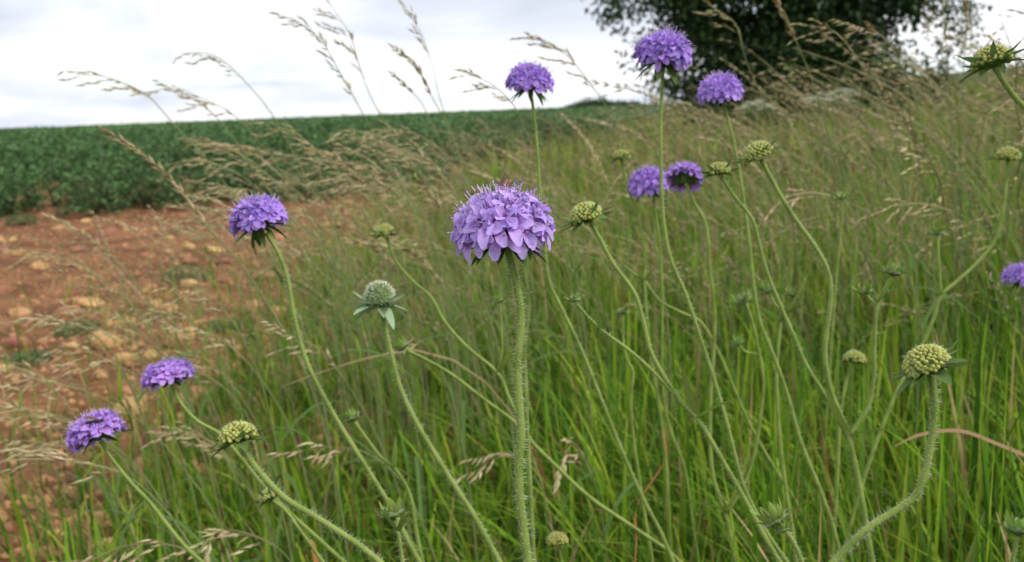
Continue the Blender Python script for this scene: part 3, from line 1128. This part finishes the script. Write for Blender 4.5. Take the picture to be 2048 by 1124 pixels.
FL_LILAC = floret_set(((0.54, 0.21, 0.50), (0.61, 0.44, 0.88)))
FL_VIOLET = floret_set(((0.50, 0.22, 0.54), (0.48, 0.31, 0.82)))
FL_PINK = floret_set(((0.58, 0.22, 0.54), (0.52, 0.32, 0.80)))
for S, m in ((FL_LILAC, 'petal'), (FL_VIOLET, 'petal2'), (FL_PINK, 'petal2')):
    for q in S.values():
        for me in q:
            me.materials.append(M[m])


def bract_mesh(name, curve, wd):
    """unit length along +X, curving by `curve` in Z"""
    mb = MB()
    m = 7
    vs = []
    for i in range(m):
        t_ = i / (m - 1)
        w = wd * 0.5 * (math.sin(math.pi * (0.2 + 0.8 * t_) ** 0.85)) ** 0.65 if i < m - 1 else 0.004
        z = curve * t_ * t_
        vs += [(t_, -w, z + w * 0.35), (t_, 0, z), (t_, w, z + w * 0.35)]
    fs = []
    for i in range(m - 1):
        b = i * 3
        fs += [(b, b + 1, b + 4, b + 3), (b + 1, b + 2, b + 5, b + 4)]
    mb.add(vs, fs)
    return mb.mesh(name)


BR_DOWN = [bract_mesh('bract', -0.22, 0.30), bract_mesh('bract', -0.10, 0.24)]
BR_UP = [bract_mesh('bract', 0.25, 0.26), bract_mesh('bract', 0.45, 0.20)]
for me in BR_DOWN + BR_UP:
    me.materials.append(M['bract'])
BR_SEED = [bract_mesh('bract', -0.10, 0.34), bract_mesh('bract', 0.16, 0.26)]
for me in BR_SEED:
    me.materials.append(M['bractmid'])
BR_BUD = [bract_mesh('bract', 0.25, 0.36), bract_mesh('bract', 0.45, 0.28)]
for me in BR_BUD:
    me.materials.append(M['bractbud'])
BR_PALE = [bract_mesh('bract', -0.12, 0.36), bract_mesh('bract', 0.12, 0.24)]
for me in BR_PALE:
    me.materials.append(M['bractpale'])
LEAF_M = [bract_mesh('leaf', -0.15, 0.20), bract_mesh('leaf', 0.22, 0.17)]
for me in LEAF_M:
    me.materials.append(M['bractbud'])
mb = MB()
mb.ellip((0, 0, 0.15), np.eye(3) * np.array((1, 1, 1.15)), 8, 5)
SEED_M = mb.mesh('bud')
SEED_M.materials.append(M['seed'])


def cup_mesh(top, rad, low=0.0):
    """green receptacle dome of unit radius with conical underside"""
    mb = MB()
    n = 14
    prof = [(0.10, -0.02), (0.32 * rad, 0.03), (0.75 * rad, 0.09), (rad, 0.16), (rad * 0.93, 0.16 + 0.35 * top), (rad * 0.65, 0.16 + 0.75 * top), (rad * 0.25, 0.16 + 0.97 * top), (0.01, 0.16 + top)]
    vs = [(r_ * math.cos(2 * math.pi * k / n), r_ * math.sin(2 * math.pi * k / n), z) for r_, z in prof for k in range(n)]
    fs = [(i * n + k, i * n + (k + 1) % n, (i + 1) * n + (k + 1) % n, (i + 1) * n + k) for i in range(len(prof) - 1) for k in range(n)]
    fs.append(tuple(range(n))[::-1])
    mb.add(vs, fs)
    me = mb.mesh('head')
    me.materials.append(M['receptacle'])
    return me


CUP_BLOOM = cup_mesh(0.34, 0.42)
CUP_SEED = cup_mesh(0.78, 0.90)
CUP_BUD = cup_mesh(0.45, 0.62)
CUP_FUZZ = cup_mesh(1.35, 0.88)


def add_bracts(head, meshes, n, z, r0, ln, elev, r, jit=0.15):
    for k in range(n):
        a = 2 * math.pi * (k + r.uniform(-0.25, 0.25)) / n
        el = elev + r.gauss(0, jit)
        d = np.array((math.cos(a) * math.cos(el), math.sin(a) * math.cos(el), math.sin(el)))
        upv = np.array((-math.cos(a) * math.sin(el), -math.sin(a) * math.sin(el), math.cos(el)))
        R = np.column_stack((d, np.cross(upv, d), upv))
        s = ln * r.uniform(0.75, 1.2)
        obj('bract', meshes[k % len(meshes)], None, head, mat4(R, (math.cos(a) * r0, math.sin(a) * r0, z), (s, s * r.uniform(0.85, 1.2), s)))


def bloom(head, r, florets, gap=None, big=1.0, dense=1.0, stam=True):
    rings = ((86, 20, 'outer'), (73, 20, 'outer'), (59, 19, 'mid'), (45, 16, 'mid'), (29, 12, 'inner'), (12, 6, 'inner'))
    st = MB()
    for ri, (ph, cnt, cls) in enumerate(rings):
        cnt = int(cnt * dense)
        for k in range(cnt):
            psi = 2 * math.pi * (k + 0.5 * (ri % 2) + r.uniform(-0.22, 0.22)) / cnt
            if gap and abs(((math.degrees(psi) - gap[0] + 180) % 360) - 180) < gap[1] and ph > gap[2]:
                continue
            f = math.radians(ph + r.gauss(0, 5))
            d = np.array((math.sin(f) * math.cos(psi), math.sin(f) * math.sin(psi), math.cos(f)))
            x = np.array((math.cos(f) * math.cos(psi), math.cos(f) * math.sin(psi), -math.sin(f)))
            tw = r.gauss(0, 0.30 if cls == 'outer' else 0.9)
            y = np.cross(d, x)
            x2 = x * math.cos(tw) + y * math.sin(tw)
            R = np.column_stack((x2, np.cross(d, x2), d))
            pos = np.array((0.36 * d[0], 0.36 * d[1], 0.26 + 0.30 * d[2]))
            s = r.uniform(0.88, 1.12) * big
            obj('floret', florets[cls][r.randrange(4)], None, head, mat4(R, pos, (s, s, s)))
            if stam:
                for _ in range(r.choice((1, 2, 3, 3)) if cls != 'outer' else r.choice((0, 1, 2))):
                    dd = d + np.array([r.gauss(0, 0.22) for _ in range(3)])
                    dd /= np.linalg.norm(dd)
                    p0 = pos + d * 0.28
                    ln = r.uniform(0.28, 0.46)
                    e = p0 + dd * ln
                    st.tube([p0, e], 0.0085, 3, (0.75, 0.60, 0.80), cap=False)
                    ax = np.array([r.gauss(0, 1) for _ in range(3)])
                    ax /= np.linalg.norm(ax)
                    if r.random() < 0.65:
                        st.spikelet(e - ax * 0.05, ax, 0.10, 0.018, (0.16, 0.08, 0.32) if r.random() < 0.7 else (0.7, 0.6, 0.7))
    if st.v:
        o = obj('stamens', st.mesh('stamens'), M['attr'], head, kind='stuff')


def seed_dome(head, r, n, R, H, sz, single, hairs=120, hl=0.22, tint=(0.40, 0.42, 0.10)):
    st = MB()
    hb = MB()
    for k in range(n):
        u = (k + 0.5) / n
        f = math.acos(1 - u * 1.12) if u * 1.12 < 2 else 2.0
        psi = k * 2.39996 + r.gauss(0, 0.06)
        d = np.array((math.sin(f) * math.cos(psi), math.sin(f) * math.sin(psi), math.cos(f)))
        pos = np.array((d[0] * R, d[1] * R, 0.18 + d[2] * H))
        nrm = np.array((d[0] / R, d[1] / R, d[2] / H))
        nrm /= np.linalg.norm(nrm)
        s = sz * r.uniform(0.85, 1.12) * (0.75 + 0.3 * u)
        Rm = basis(nrm, (0.3, 0.2, 0.9) if abs(nrm[2]) < 0.9 else (1, 0, 0))
        if single:
            obj('bud', SEED_M, None, head, mat4(Rm, pos, (s, s, s)))
        else:
            st.ellip(pos, Rm.T * s, 6, 4, (tint[0] * r.uniform(0.7, 1.2), tint[1] * r.uniform(0.75, 1.15), tint[2]))
    if st.v:
        obj('buds', st.mesh('buds'), M['attr'], head, kind='stuff')
    for k in range(hairs):
        f = math.acos(1 - r.random() * 1.0)
        psi = r.uniform(0, 6.283)
        d = np.array((math.sin(f) * math.cos(psi), math.sin(f) * math.sin(psi), math.cos(f)))
        pos = np.array((d[0] * R, d[1] * R, 0.18 + d[2] * H))
        hb.needle(pos + d * sz * 0.5, d + np.array([r.gauss(0, 0.3) for _ in range(3)]), hl * r.uniform(0.7, 1.3), 0.010)
    if hairs:
        obj('bristles', hb.mesh('bristles'), M['hair'], head, kind='stuff')


def make_head(plant, root, kind, px, py, D, Rpx, tilt, toward, seed, **kw):
    """head whose stem joint is seen at (px,py)"""
    r = random.Random(seed)
    base = at(px, py, D)
    R = Rpx * D / FPX
    ta = math.radians(tilt)
    tw = math.radians(toward * (0.45 if toward > 0 else 1.0)) - math.atan((py - 255) / FPX)
    camdir = np.array((0, -1.0, 0))
    ax = (RGT * math.sin(ta) + np.array((0, 0, 1.0)) * math.cos(ta)) * math.cos(tw) + camdir * math.sin(tw)
    Rm = basis(ax, (math.cos(seed), math.sin(seed), 0.0))
    flat = kw.get('flat', 1.0)
    M4 = mat4(Rm, base - root, (R, R, R * flat))
    cup = {'bloom': CUP_BLOOM, 'seed': CUP_SEED, 'bud': CUP_BUD, 'fuzzy': CUP_FUZZ}[kind]
    nm = {'bloom': 'flower_head', 'seed': 'bud_head', 'bud': 'bud_head', 'fuzzy': 'seed_head'}[kind]
    h = obj(nm, cup, None, plant, M4)
    if kind == 'bloom':
        bloom(h, r, kw.get('florets', FL_VIOLET), kw.get('gap'), kw.get('big', 1.0), kw.get('dense', 1.0))
        add_bracts(h, BR_DOWN, 9, 0.06, 0.12, kw.get('bl', 0.78), math.radians(kw.get('bel', -6)), r, 0.20)
    elif kind == 'seed':
        seed_dome(h, r, kw.get('n', 135), 0.90, 0.82, 0.130, Rpx > 27, kw.get('hairs', 130))
        add_bracts(h, BR_SEED, 9, 0.05, 0.30, kw.get('bl', 1.3) * 1.22, math.radians(kw.get('bel', 4) - 8), r, 0.14)
        add_bracts(h, BR_SEED[::-1], 9, 0.10, 0.45, kw.get('bl', 1.3) * 1.10, math.radians(kw.get('bel', 4) + 10), r, 0.14)
    elif kind == 'bud':
        seed_dome(h, r, 40, 0.52, 0.36, 0.10, False, 110, 0.42, (0.30, 0.28, 0.12))
        add_bracts(h, BR_BUD, 11, 0.05, 0.22, 1.25, math.radians(26), r, 0.22)
        add_bracts(h, BR_BUD, 9, 0.05, 0.30, 1.0, math.radians(52), r, 0.15)
    else:
        seed_dome(h, r, 230, 0.86, 1.35, 0.070, False, 0, 0.2, (0.22, 0.31, 0.09))
        hb = MB()
        for k in range(680):
            f = math.acos(1 - r.random() * 1.35)
            psi = r.uniform(0, 6.283)
            d = np.array((math.sin(f) * math.cos(psi), math.sin(f) * math.sin(psi), math.cos(f)))
            pos = np.array((d[0] * 0.86, d[1] * 0.86, 0.55 + d[2] * 0.98))
            hb.needle(pos, d + np.array([r.gauss(0, 0.12) for _ in range(3)]), r.uniform(0.14, 0.26), 0.022)
        obj('bristles', hb.mesh('bristles'), M['hair'], h, kind='stuff')
        add_bracts(h, BR_PALE[:1], 9, 0.06, 0.3, 1.85, math.radians(-10), r, 0.22)
        add_bracts(h, BR_PALE[1:], 12, 0.18, 0.7, 1.5, math.radians(14), r, 0.16)
    return h


# ------------------------------------------------------------------ the scabious plants
# stems: pixel course from the head downwards (2048 px photograph), width in pixels at top / bottom
PL = []


def plant(label, D, stems, heads, leaves=(), hairy=0, group=None):
    PL.append(dict(label=label, D=D, stems=stems, heads=heads, leaves=leaves, hairy=hairy, group=group))


plant('large pale lilac scabious bloom with a small fly on top', 0.333,
      [([(1012, 488), (1024, 535), (1036, 585), (1042, 640), (1036, 720), (1037, 790), (1042, 860), (1038, 940), (1041, 1010), (1048, 1065), (1056, 1126)], 19, 24, 1)],
      [('bloom', 1010, 490, 106, -8, 12, dict(florets=FL_LILAC, bl=0.85, bel=-14))], hairy=9000)
plant('violet scabious bloom with a ragged gap, on an S-curved leaning stem over soil', 0.55,
      [([(533, 466), (556, 505), (576, 560), (590, 640), (616, 730), (668, 830), (736, 940), (785, 1020), (815, 1080), (840, 1126)], 13, 17, 1)],
      [('bloom', 520, 455, 62, -18, 6, dict(gap=(200, 24, 64), flat=0.95, bl=1.0, bel=-28))], hairy=5000)
plant('pinkish violet flattened scabious bloom hovering over stony soil, not the lowest', 0.58,
      [([(342, 766), (362, 806), (395, 842), (440, 868), (482, 915), (530, 975), (590, 1035), (640, 1080), (690, 1126)], 10, 14, 1)],
      [('bloom', 340, 764, 55, -16, 4, dict(florets=FL_PINK, flat=0.78, bl=0.85, bel=-4))], hairy=1500)
plant('pink-flushed violet scabious bloom with a dark insect, lowest over the soil', 0.56,
      [([(203, 882), (222, 915), (262, 965), (300, 1005), (335, 1050), (370, 1092), (406, 1126)], 11, 14, 1)],
      [('bloom', 196, 878, 60, -27, 10, dict(florets=FL_PINK, flat=0.85, bl=0.9, bel=-6))], hairy=1500)
plant('violet scabious bloom with drooping bracts set against the sky above the crop', 0.66,
      [([(1060, 178), (1066, 215), (1073, 280), (1079, 370), (1088, 470), (1098, 560), (1125, 620), (1165, 705), (1205, 805), (1245, 905), (1285, 995), (1322, 1065)], 9, 13, 1)],
      [('bloom', 1059, 178, 50, 3, 2, dict(flat=0.95, bl=0.85, bel=-30))], hairy=2500)
plant('tallest violet scabious bloom, half before the sky and half before the tree', 0.55,
      [([(1326, 130), (1323, 190), (1321, 270), (1323, 370), (1328, 450), (1342, 520), (1372, 590), (1402, 680), (1428, 760), (1452, 840), (1472, 920), (1490, 980), (1530, 1060), (1575, 1126)], 11, 14, 1)],
      [('bloom', 1325, 128, 62, 5, 0, dict(bl=0.9, bel=-30))], hairy=3500)
plant('violet domed scabious bloom just in front of the dark tree', 0.68,
      [([(1444, 200), (1456, 240), (1468, 290), (1478, 340), (1490, 420), (1500, 500), (1508, 580), (1522, 650), (1550, 720), (1578, 800), (1600, 880), (1640, 980), (1662, 1040)], 10, 14, 1)],
      [('bloom', 1442, 199, 48, -6, 4, dict(bl=0.75, bel=-8))], hairy=2000)
plant('violet scabious bloom half hidden by the tallest bloom\'s stem', 0.86,
      [([(1306, 382), (1312, 430), (1320, 500), (1325, 600), (1324, 700), (1328, 800), (1340, 860), (1370, 940), (1385, 1040), (1395, 1110)], 8, 10, 1)],
      [('bloom', 1300, 383, 46, -12, 2, dict(bl=0.75, bel=-16))])
plant('violet scabious bloom turned away, showing its green underside', 0.82,
      [([(1372, 366), (1388, 405), (1412, 452), (1420, 540), (1429, 620), (1428, 690), (1422, 780), (1420, 860), (1424, 940), (1440, 1000), (1452, 1030), (1462, 1080), (1470, 1126)], 9, 15, 1),
       ([(1492, 608), (1506, 650), (1518, 705), (1527, 765), (1520, 840), (1508, 910), (1485, 975), (1455, 1024)], 10, 13, 0),
       ([(1478, 690), (1492, 704), (1512, 708), (1519, 712)], 7, 8, 0)],
      [('bloom', 1367, 364, 40, 14, -32, dict(florets=FL_PINK, bl=0.9, bel=6, flat=0.9)),
       ('bud', 1490, 606, 26, -35, 15, {}), ('bud', 1478, 690, 17, -30, 10, {})],
      [(1455, 1026, 1365, 985, 0), (1455, 1026, 1530, 900, 1)])
plant('small violet scabious bloom alone beside open green meadow on the right', 0.76,
      [([(2044, 566), (2050, 620), (2062, 720), (2070, 850), (2065, 1000)], 9, 12, 1)],
      [('bloom', 2042, 566, 37, 4, 4, dict(bl=0.7, bel=-12))])
plant('closing pinkish scabious bloom with green bracts, tucked under the large lilac bloom', 0.52,
      [([(1050, 500), (1050, 540), (1058, 590), (1056, 640), (1050, 690), (1052, 780), (1056, 880), (1062, 1000), (1068, 1126)], 10, 14, 1)],
      [('bloom', 1052, 500, 33, 25, -5, dict(florets=FL_PINK, flat=0.6, bl=1.0, bel=0, dense=0.7))], hairy=2500)

plant('fuzzy round grey-green scabious head with long spreading bracts', 0.50,
      [([(762, 612), (770, 655), (783, 710), (800, 775), (830, 840), (868, 905), (905, 965), (950, 1035), (1000, 1126)], 15, 18, 1)],
      [('fuzzy', 760, 612, 33, -4, 8, dict(flat=0.95))], hairy=7000)
plant('yellow-green bead-like bud head on hairy stem beside stony soil', 0.43,
      [([(483, 884), (505, 925), (535, 962), (575, 1000), (625, 1030), (680, 1065), (720, 1092), (765, 1128)], 20, 20, 1)],
      [('seed', 478, 884, 38, -16, 8, dict(bel=-2))], hairy=9000)
plant('large yellow bead-like bud head on a hooked, densely hairy stem', 0.38,
      [([(1860, 738), (1868, 785), (1868, 840), (1860, 900), (1848, 955), (1828, 995), (1790, 1022), (1745, 1050), (1705, 1085), (1662, 1130)], 23, 23, 1)],
      [('seed', 1858, 738, 45, -27, 14, dict(n=155, bel=2))], hairy=10000)
plant('tilted green bud head with spiky bracts against the sky beside the frame', 0.42,
      [([(1990, 134), (2008, 165), (2030, 195), (2060, 230), (2085, 300), (2095, 420)], 16, 18, 1)],
      [('seed', 1986, 132, 38, -14, -20, dict(bl=1.35, bel=8))], hairy=8000)
plant('pair of branching buds: greenish-yellow bead head and flat bud sharing a leafy fork', 0.50,
      [([(1180, 440), (1198, 475), (1228, 530), (1268, 585), (1286, 640), (1300, 700), (1325, 748), (1358, 798), (1393, 836), (1420, 878), (1450, 930), (1490, 1000), (1530, 1075), (1560, 1126)], 13, 17, 1),
       ([(1152, 607), (1178, 636), (1208, 664), (1260, 702), (1305, 742), (1345, 785), (1393, 836)], 9, 12, 0)],
      [('seed', 1175, 440, 33, -18, 8, dict(bl=1.35, bel=0)), ('bud', 1148, 604, 20, -8, 2, dict(flat=0.8))],
      [(1395, 838, 1474, 782, 0), (1395, 838, 1352, 745, 1), (1202, 660, 1190, 618, 1)], hairy=2500)
plant('thin pale-stemmed scabious with a small round bud behind the violet blooms', 0.86,
      [([(1243, 318), (1250, 350), (1262, 395), (1280, 450), (1290, 520), (1289, 562), (1294, 640), (1303, 720), (1318, 810), (1330, 900), (1336, 1000), (1340, 1090)], 8, 13, 1),
       ([(1196, 470), (1225, 508), (1258, 540), (1288, 562)], 7, 8, 0),
       ([(1289, 562), (1320, 602), (1365, 626), (1402, 645), (1435, 700), (1465, 770), (1500, 850), (1545, 930), (1590, 1000)], 8, 10, 1)],
      [('seed', 1243, 318, 18, 0, 0, dict(bl=1.2, hairs=40))],
      [(1289, 562, 1268, 545, 0), (1289, 562, 1310, 540, 1)])
plant('triple-forked scabious with a white-rimmed bead bud, a flat-topped bud and a green bud', 0.56,
      [([(1522, 318), (1548, 368), (1585, 430), (1628, 490), (1655, 540), (1662, 590), (1655, 650), (1650, 710), (1660, 775), (1680, 830), (1697, 872), (1712, 940), (1726, 1010), (1735, 1070), (1745, 1128)], 13, 20, 1),
       ([(1441, 352), (1470, 395), (1505, 440), (1520, 495), (1534, 545), (1556, 600), (1582, 660), (1612, 730), (1650, 790), (1697, 872)], 11, 14, 0),
       ([(1784, 556), (1766, 585), (1753, 620), (1749, 690), (1748, 750), (1738, 810), (1718, 845), (1697, 872)], 13, 14, 0),
       ([(1732, 590), (1744, 602), (1752, 612)], 8, 8, 0)],
      [('seed', 1519, 316, 31, -32, 0, dict(bl=1.25, bel=12)),
       ('seed', 1438, 350, 24, -4, -6, dict(bl=1.2, bel=10)),
       ('bud', 1786, 552, 27, 12, 0, {}), ('bud', 1731, 588, 20, -12, 0, {})],
      [(1697, 872, 1640, 790, 1), (1697, 872, 1820, 842, 0), (1752, 610, 1788, 570, 1)], hairy=2500)
plant('slender forked scabious with a small brown-topped bud above the green grass', 0.72,
      [([(773, 474), (790, 520), (825, 562), (862, 595), (890, 645), (935, 695), (995, 746), (1020, 800), (1055, 872), (1110, 930), (1180, 995), (1260, 1050), (1335, 1100)], 10, 13, 1),
       ([(999, 608), (1002, 650), (1004, 700), (996, 746)], 8, 9, 0),
       ([(812, 700), (850, 718), (905, 750), (970, 800), (1022, 838), (1055, 872)], 10, 11, 0)],
      [('seed', 770, 472, 22, -4, 0, dict(bl=1.1)), ('bud', 998, 606, 15, 0, 0, {}), ('bud', 808, 698, 20, -40, 0, {})],
      [(996, 748, 1030, 700, 1)])
plant('forked scabious with an unopened flat bud head above and a bare side stem on right', 0.72,
      [([(2016, 320), (2012, 370), (2004, 430), (1990, 480), (1955, 525), (1915, 562), (1882, 592), (1866, 640), (1840, 700), (1800, 770), (1762, 860), (1730, 950)], 10, 13, 1),
       ([(1875, 470), (1878, 530), (1882, 592)], 9, 10, 0)],
      [('seed', 2015, 320, 24, 2, 4, dict(bl=1.15)), ('bud', 1875, 470, 17, 0, 0, {})],
      [(1882, 592, 1868, 560, 0)])
plant('small beaded bud on a slim stem beneath the bead-like bud head near soil', 0.52,
      [([(545, 1000), (572, 1022), (600, 1060), (625, 1095), (650, 1130)], 10, 12, 1)],
      [('seed', 541, 1000, 22, -32, 6, dict(bl=1.15, bel=15))], hairy=3000)
plant('hairy green cup-shaped bud with pointed bracts beside the curved bloom stem', 0.45,
      [([(787, 1040), (795, 1062), (800, 1090), (806, 1130)], 13, 13, 1)],
      [('bud', 785, 1038, 33, -10, 5, {})], [(797, 1064, 765, 1035, 1), (797, 1064, 812, 1030, 1)], hairy=6000)
plant('half-open small green bud on a kinked stem left of the fuzzy head stem', 0.60,
      [([(710, 845), (735, 880), (762, 915), (788, 936), (812, 972), (825, 1010), (832, 1060), (846, 1130)], 11, 14, 1)],
      [('bud', 707, 842, 22, -30, 0, {})], [(788, 935, 738, 918, 0), (788, 935, 792, 885, 1)], hairy=1500)
plant('ragged pinkish-green bud with white-tipped bracts on a short hairy stem', 0.40,
      [([(1560, 1050), (1578, 1072), (1592, 1095), (1606, 1130)], 15, 16, 1)],
      [('bud', 1556, 1048, 40, -32, 8, {}), ('bud', 1566, 1064, 20, -10, 10, {})], hairy=7000)
plant('pale yellow flat bud low down near the main hairy stem', 0.62,
      [([(1116, 1086), (1120, 1105), (1124, 1130)], 9, 10, 1)],
      [('seed', 1115, 1088, 22, -4, 12, dict(bl=0.9))])
plant('grey-green pointed bud at the meadow edge on a thick stem', 0.46,
      [([(2034, 1072), (2030, 1100), (2024, 1130)], 13, 14, 1)],
      [('bud', 2036, 1070, 36, 10, 0, {})], hairy=3000)
plant('tiny flat green bud on a thin forking stem in deep grass', 0.80,
      [([(1246, 628), (1246, 670), (1252, 715), (1266, 745), (1262, 800), (1266, 870), (1276, 940), (1286, 1010), (1300, 1090)], 8, 11, 1)],
      [('bud', 1245, 628, 17, 0, -4, dict(flat=0.8))])
plant('green bud cluster with curled leaves on a stout upright stalk', 0.70,
      [([(1566, 590), (1562, 640), (1556, 700), (1553, 760), (1556, 830), (1562, 900), (1572, 980), (1585, 1060)], 10, 14, 1),
       ([(1540, 588), (1548, 606), (1562, 620)], 8, 8, 0), ([(1582, 596), (1578, 612), (1566, 626)], 8, 8, 0)],
      [('bud', 1538, 586, 24, -18, 0, {}), ('bud', 1583, 594, 18, 14, 0, {})],
      [(1560, 645, 1520, 605, 0), (1562, 645, 1640, 555, 1), (1560, 640, 1608, 600, 0)])
plant('pale yellow bud with dark green base half sunk in grass beside the hooked stem', 0.72,
      [([(1706, 726), (1698, 745), (1690, 775), (1680, 840), (1676, 920)], 10, 12, 1)],
      [('seed', 1708, 726, 23, 12, 0, dict(bl=1.0))])
plant('small star-like green bud high in the straw-coloured meadow', 0.95,
      [([(1683, 402), (1684, 430), (1680, 480), (1674, 540), (1668, 620)], 7, 8, 1)],
      [('bud', 1683, 400, 17, 0, 0, {})])

STEM_PATHS = {}
for pi, p in enumerate(PL):
    D = p['D']
    r = random.Random(500 + pi)
    built = []
    root = None
    for (pts, w0, w1, grounded) in p['stems']:
        px = spline([(a, b, 0) for a, b in pts], 6)
        W = np.array([at(q[0], q[1], D) for q in px])
        nv = len(W)
        rad = np.linspace(w0, w1, nv) * (0.40 if pi == 0 else 0.33) * D / FPX
        if grounded:
            W = to_ground(W, 0.03, 0.2, 0.03)
            rad = np.concatenate((rad, np.full(len(W) - nv, rad[-1])))
            if root is None:
                root = W[-1].copy()
        built.append((W, rad, nv))
    t = thing('scabious', p['label'], 'flower', root, p['group'])
    for (W, rad, nv) in built:
        mb = MB()
        rad2 = rad.copy()
        rad2[:3] *= np.array((1.35, 1.15, 1.05))[:len(rad2[:3])]
        mb.tube(W - root, rad2, 10, (1, 1, 1), rib=0.10)
        so = obj('stem', mb.mesh('stem'), M['stem'], t)
        if p['hairy']:
            hb = MB()
            seg = np.linalg.norm(np.diff(W[:nv], axis=0), axis=1)
            cum = np.concatenate(([0], np.cumsum(seg)))
            cnt = int(p['hairy'] * 0.75 * cum[-1])
            for _ in range(min(cnt, 2600)):
                u = r.random() * cum[-1]
                i = min(int(np.searchsorted(cum, u)), nv - 1)
                i0 = max(0, i - 1)
                f = 0 if i == i0 else (u - cum[i0]) / max(1e-9, cum[i] - cum[i0])
                c = W[i0] + (W[i] - W[i0]) * f
                T = W[i] - W[i0] if i != i0 else W[1] - W[0]
                T = T / np.linalg.norm(T)
                v = np.array([r.gauss(0, 1) for _ in range(3)])
                v -= T * v.dot(T)
                v /= np.linalg.norm(v) + 1e-9
                hb.needle(c - root + v * rad[i] * 0.9, v + T * r.gauss(0.12, 0.22), r.uniform(0.0010, 0.0030), 0.000075)
            obj('hairs', hb.mesh('hairs'), M['hair'], so, kind='stuff')
    for hi, (kind, hx, hy, Rpx, tilt, tow, kw) in enumerate(p['heads']):
        make_head(t, root, kind, hx, hy, D, Rpx, tilt, tow, 31 * pi + hi + 1, **kw)
    for li, (x0, y0, x1, y1, v) in enumerate(p['leaves']):
        a, b = at(x0, y0, D), at(x1, y1, D - 0.01)
        d = b - a
        ln = np.linalg.norm(d)
        Rm = basis(d, (0, 0.35, 1.0))       # z along d
        x = Rm[:, 2]
        upv = Rm[:, 0]
        R2 = np.column_stack((x, np.cross(upv, x), upv))
        obj('leaf', LEAF_M[v], None, t, mat4(R2, a - root, (ln, ln * r.uniform(0.9, 1.2), ln)))

# ------------------------------------------------------------------ insects
def fly(px, py, D, ln, yaw, pitch, lab, body, wingm, seed):
    c = at(px, py, D)
    t = thing('fly', lab, 'insect', c)
    t.rotation_euler = (0, pitch, yaw)
    mb = MB()
    mb.ellip((0, 0, 0), np.eye(3) * np.array((0.26, 0.14, 0.14)) * ln, 10, 6)
    mb.ellip((-0.38 * ln, 0, -0.01 * ln), np.eye(3) * np.array((0.30, 0.12, 0.11)) * ln, 10, 6)
    mb.ellip((0.32 * ln, 0, 0), np.eye(3) * np.array((0.11, 0.13, 0.11)) * ln, 10, 6)
    obj('body', mb.mesh('body'), body, t)
    for s in (-1, 1):
        mb = MB()
        vs = [(0.05, 0.05 * s, 0.12), (-0.25, 0.24 * s, 0.30), (-0.62, 0.26 * s, 0.36), (-0.80, 0.16 * s, 0.34), (-0.55, 0.05 * s, 0.26), (-0.2, 0.03 * s, 0.17)]
        vs = [tuple(ln * q for q in v) for v in vs]
        mb.add(vs, [tuple(range(6)) if s > 0 else tuple(range(6))[::-1]])
        obj('wing', mb.mesh('wing', False), wingm, t)
        for k in range(3):
            mb = MB()
            x0 = (0.16 - 0.16 * k) * ln
            mb.tube([(x0, 0.1 * s * ln, -0.05 * ln), (x0 + (0.12 - 0.14 * k) * ln, 0.28 * s * ln, 0.02 * ln), (x0 + (0.2 - 0.24 * k) * ln, 0.38 * s * ln, -0.24 * ln)], 0.018 * ln, 4)
            obj('leg', mb.mesh('leg'), M['flydark'], t)
        mb = MB()
        mb.ellip((0.36 * ln, 0.08 * s * ln, 0.04 * ln), np.eye(3) * 0.065 * ln, 8, 5)
        obj('eye', mb.mesh('eye'), M['flydark'], t)


fly(1006, 381, 0.333, 0.0075, math.radians(205), math.radians(50), 'small orange-brown fly perched on top of the large lilac bloom', M['fly'], M['wing'], 1)
fly(193, 842, 0.535, 0.009, math.radians(15), math.radians(-6), 'slim dark insect resting on the pink-flushed violet bloom', M['flydark'], M['wing'], 2)
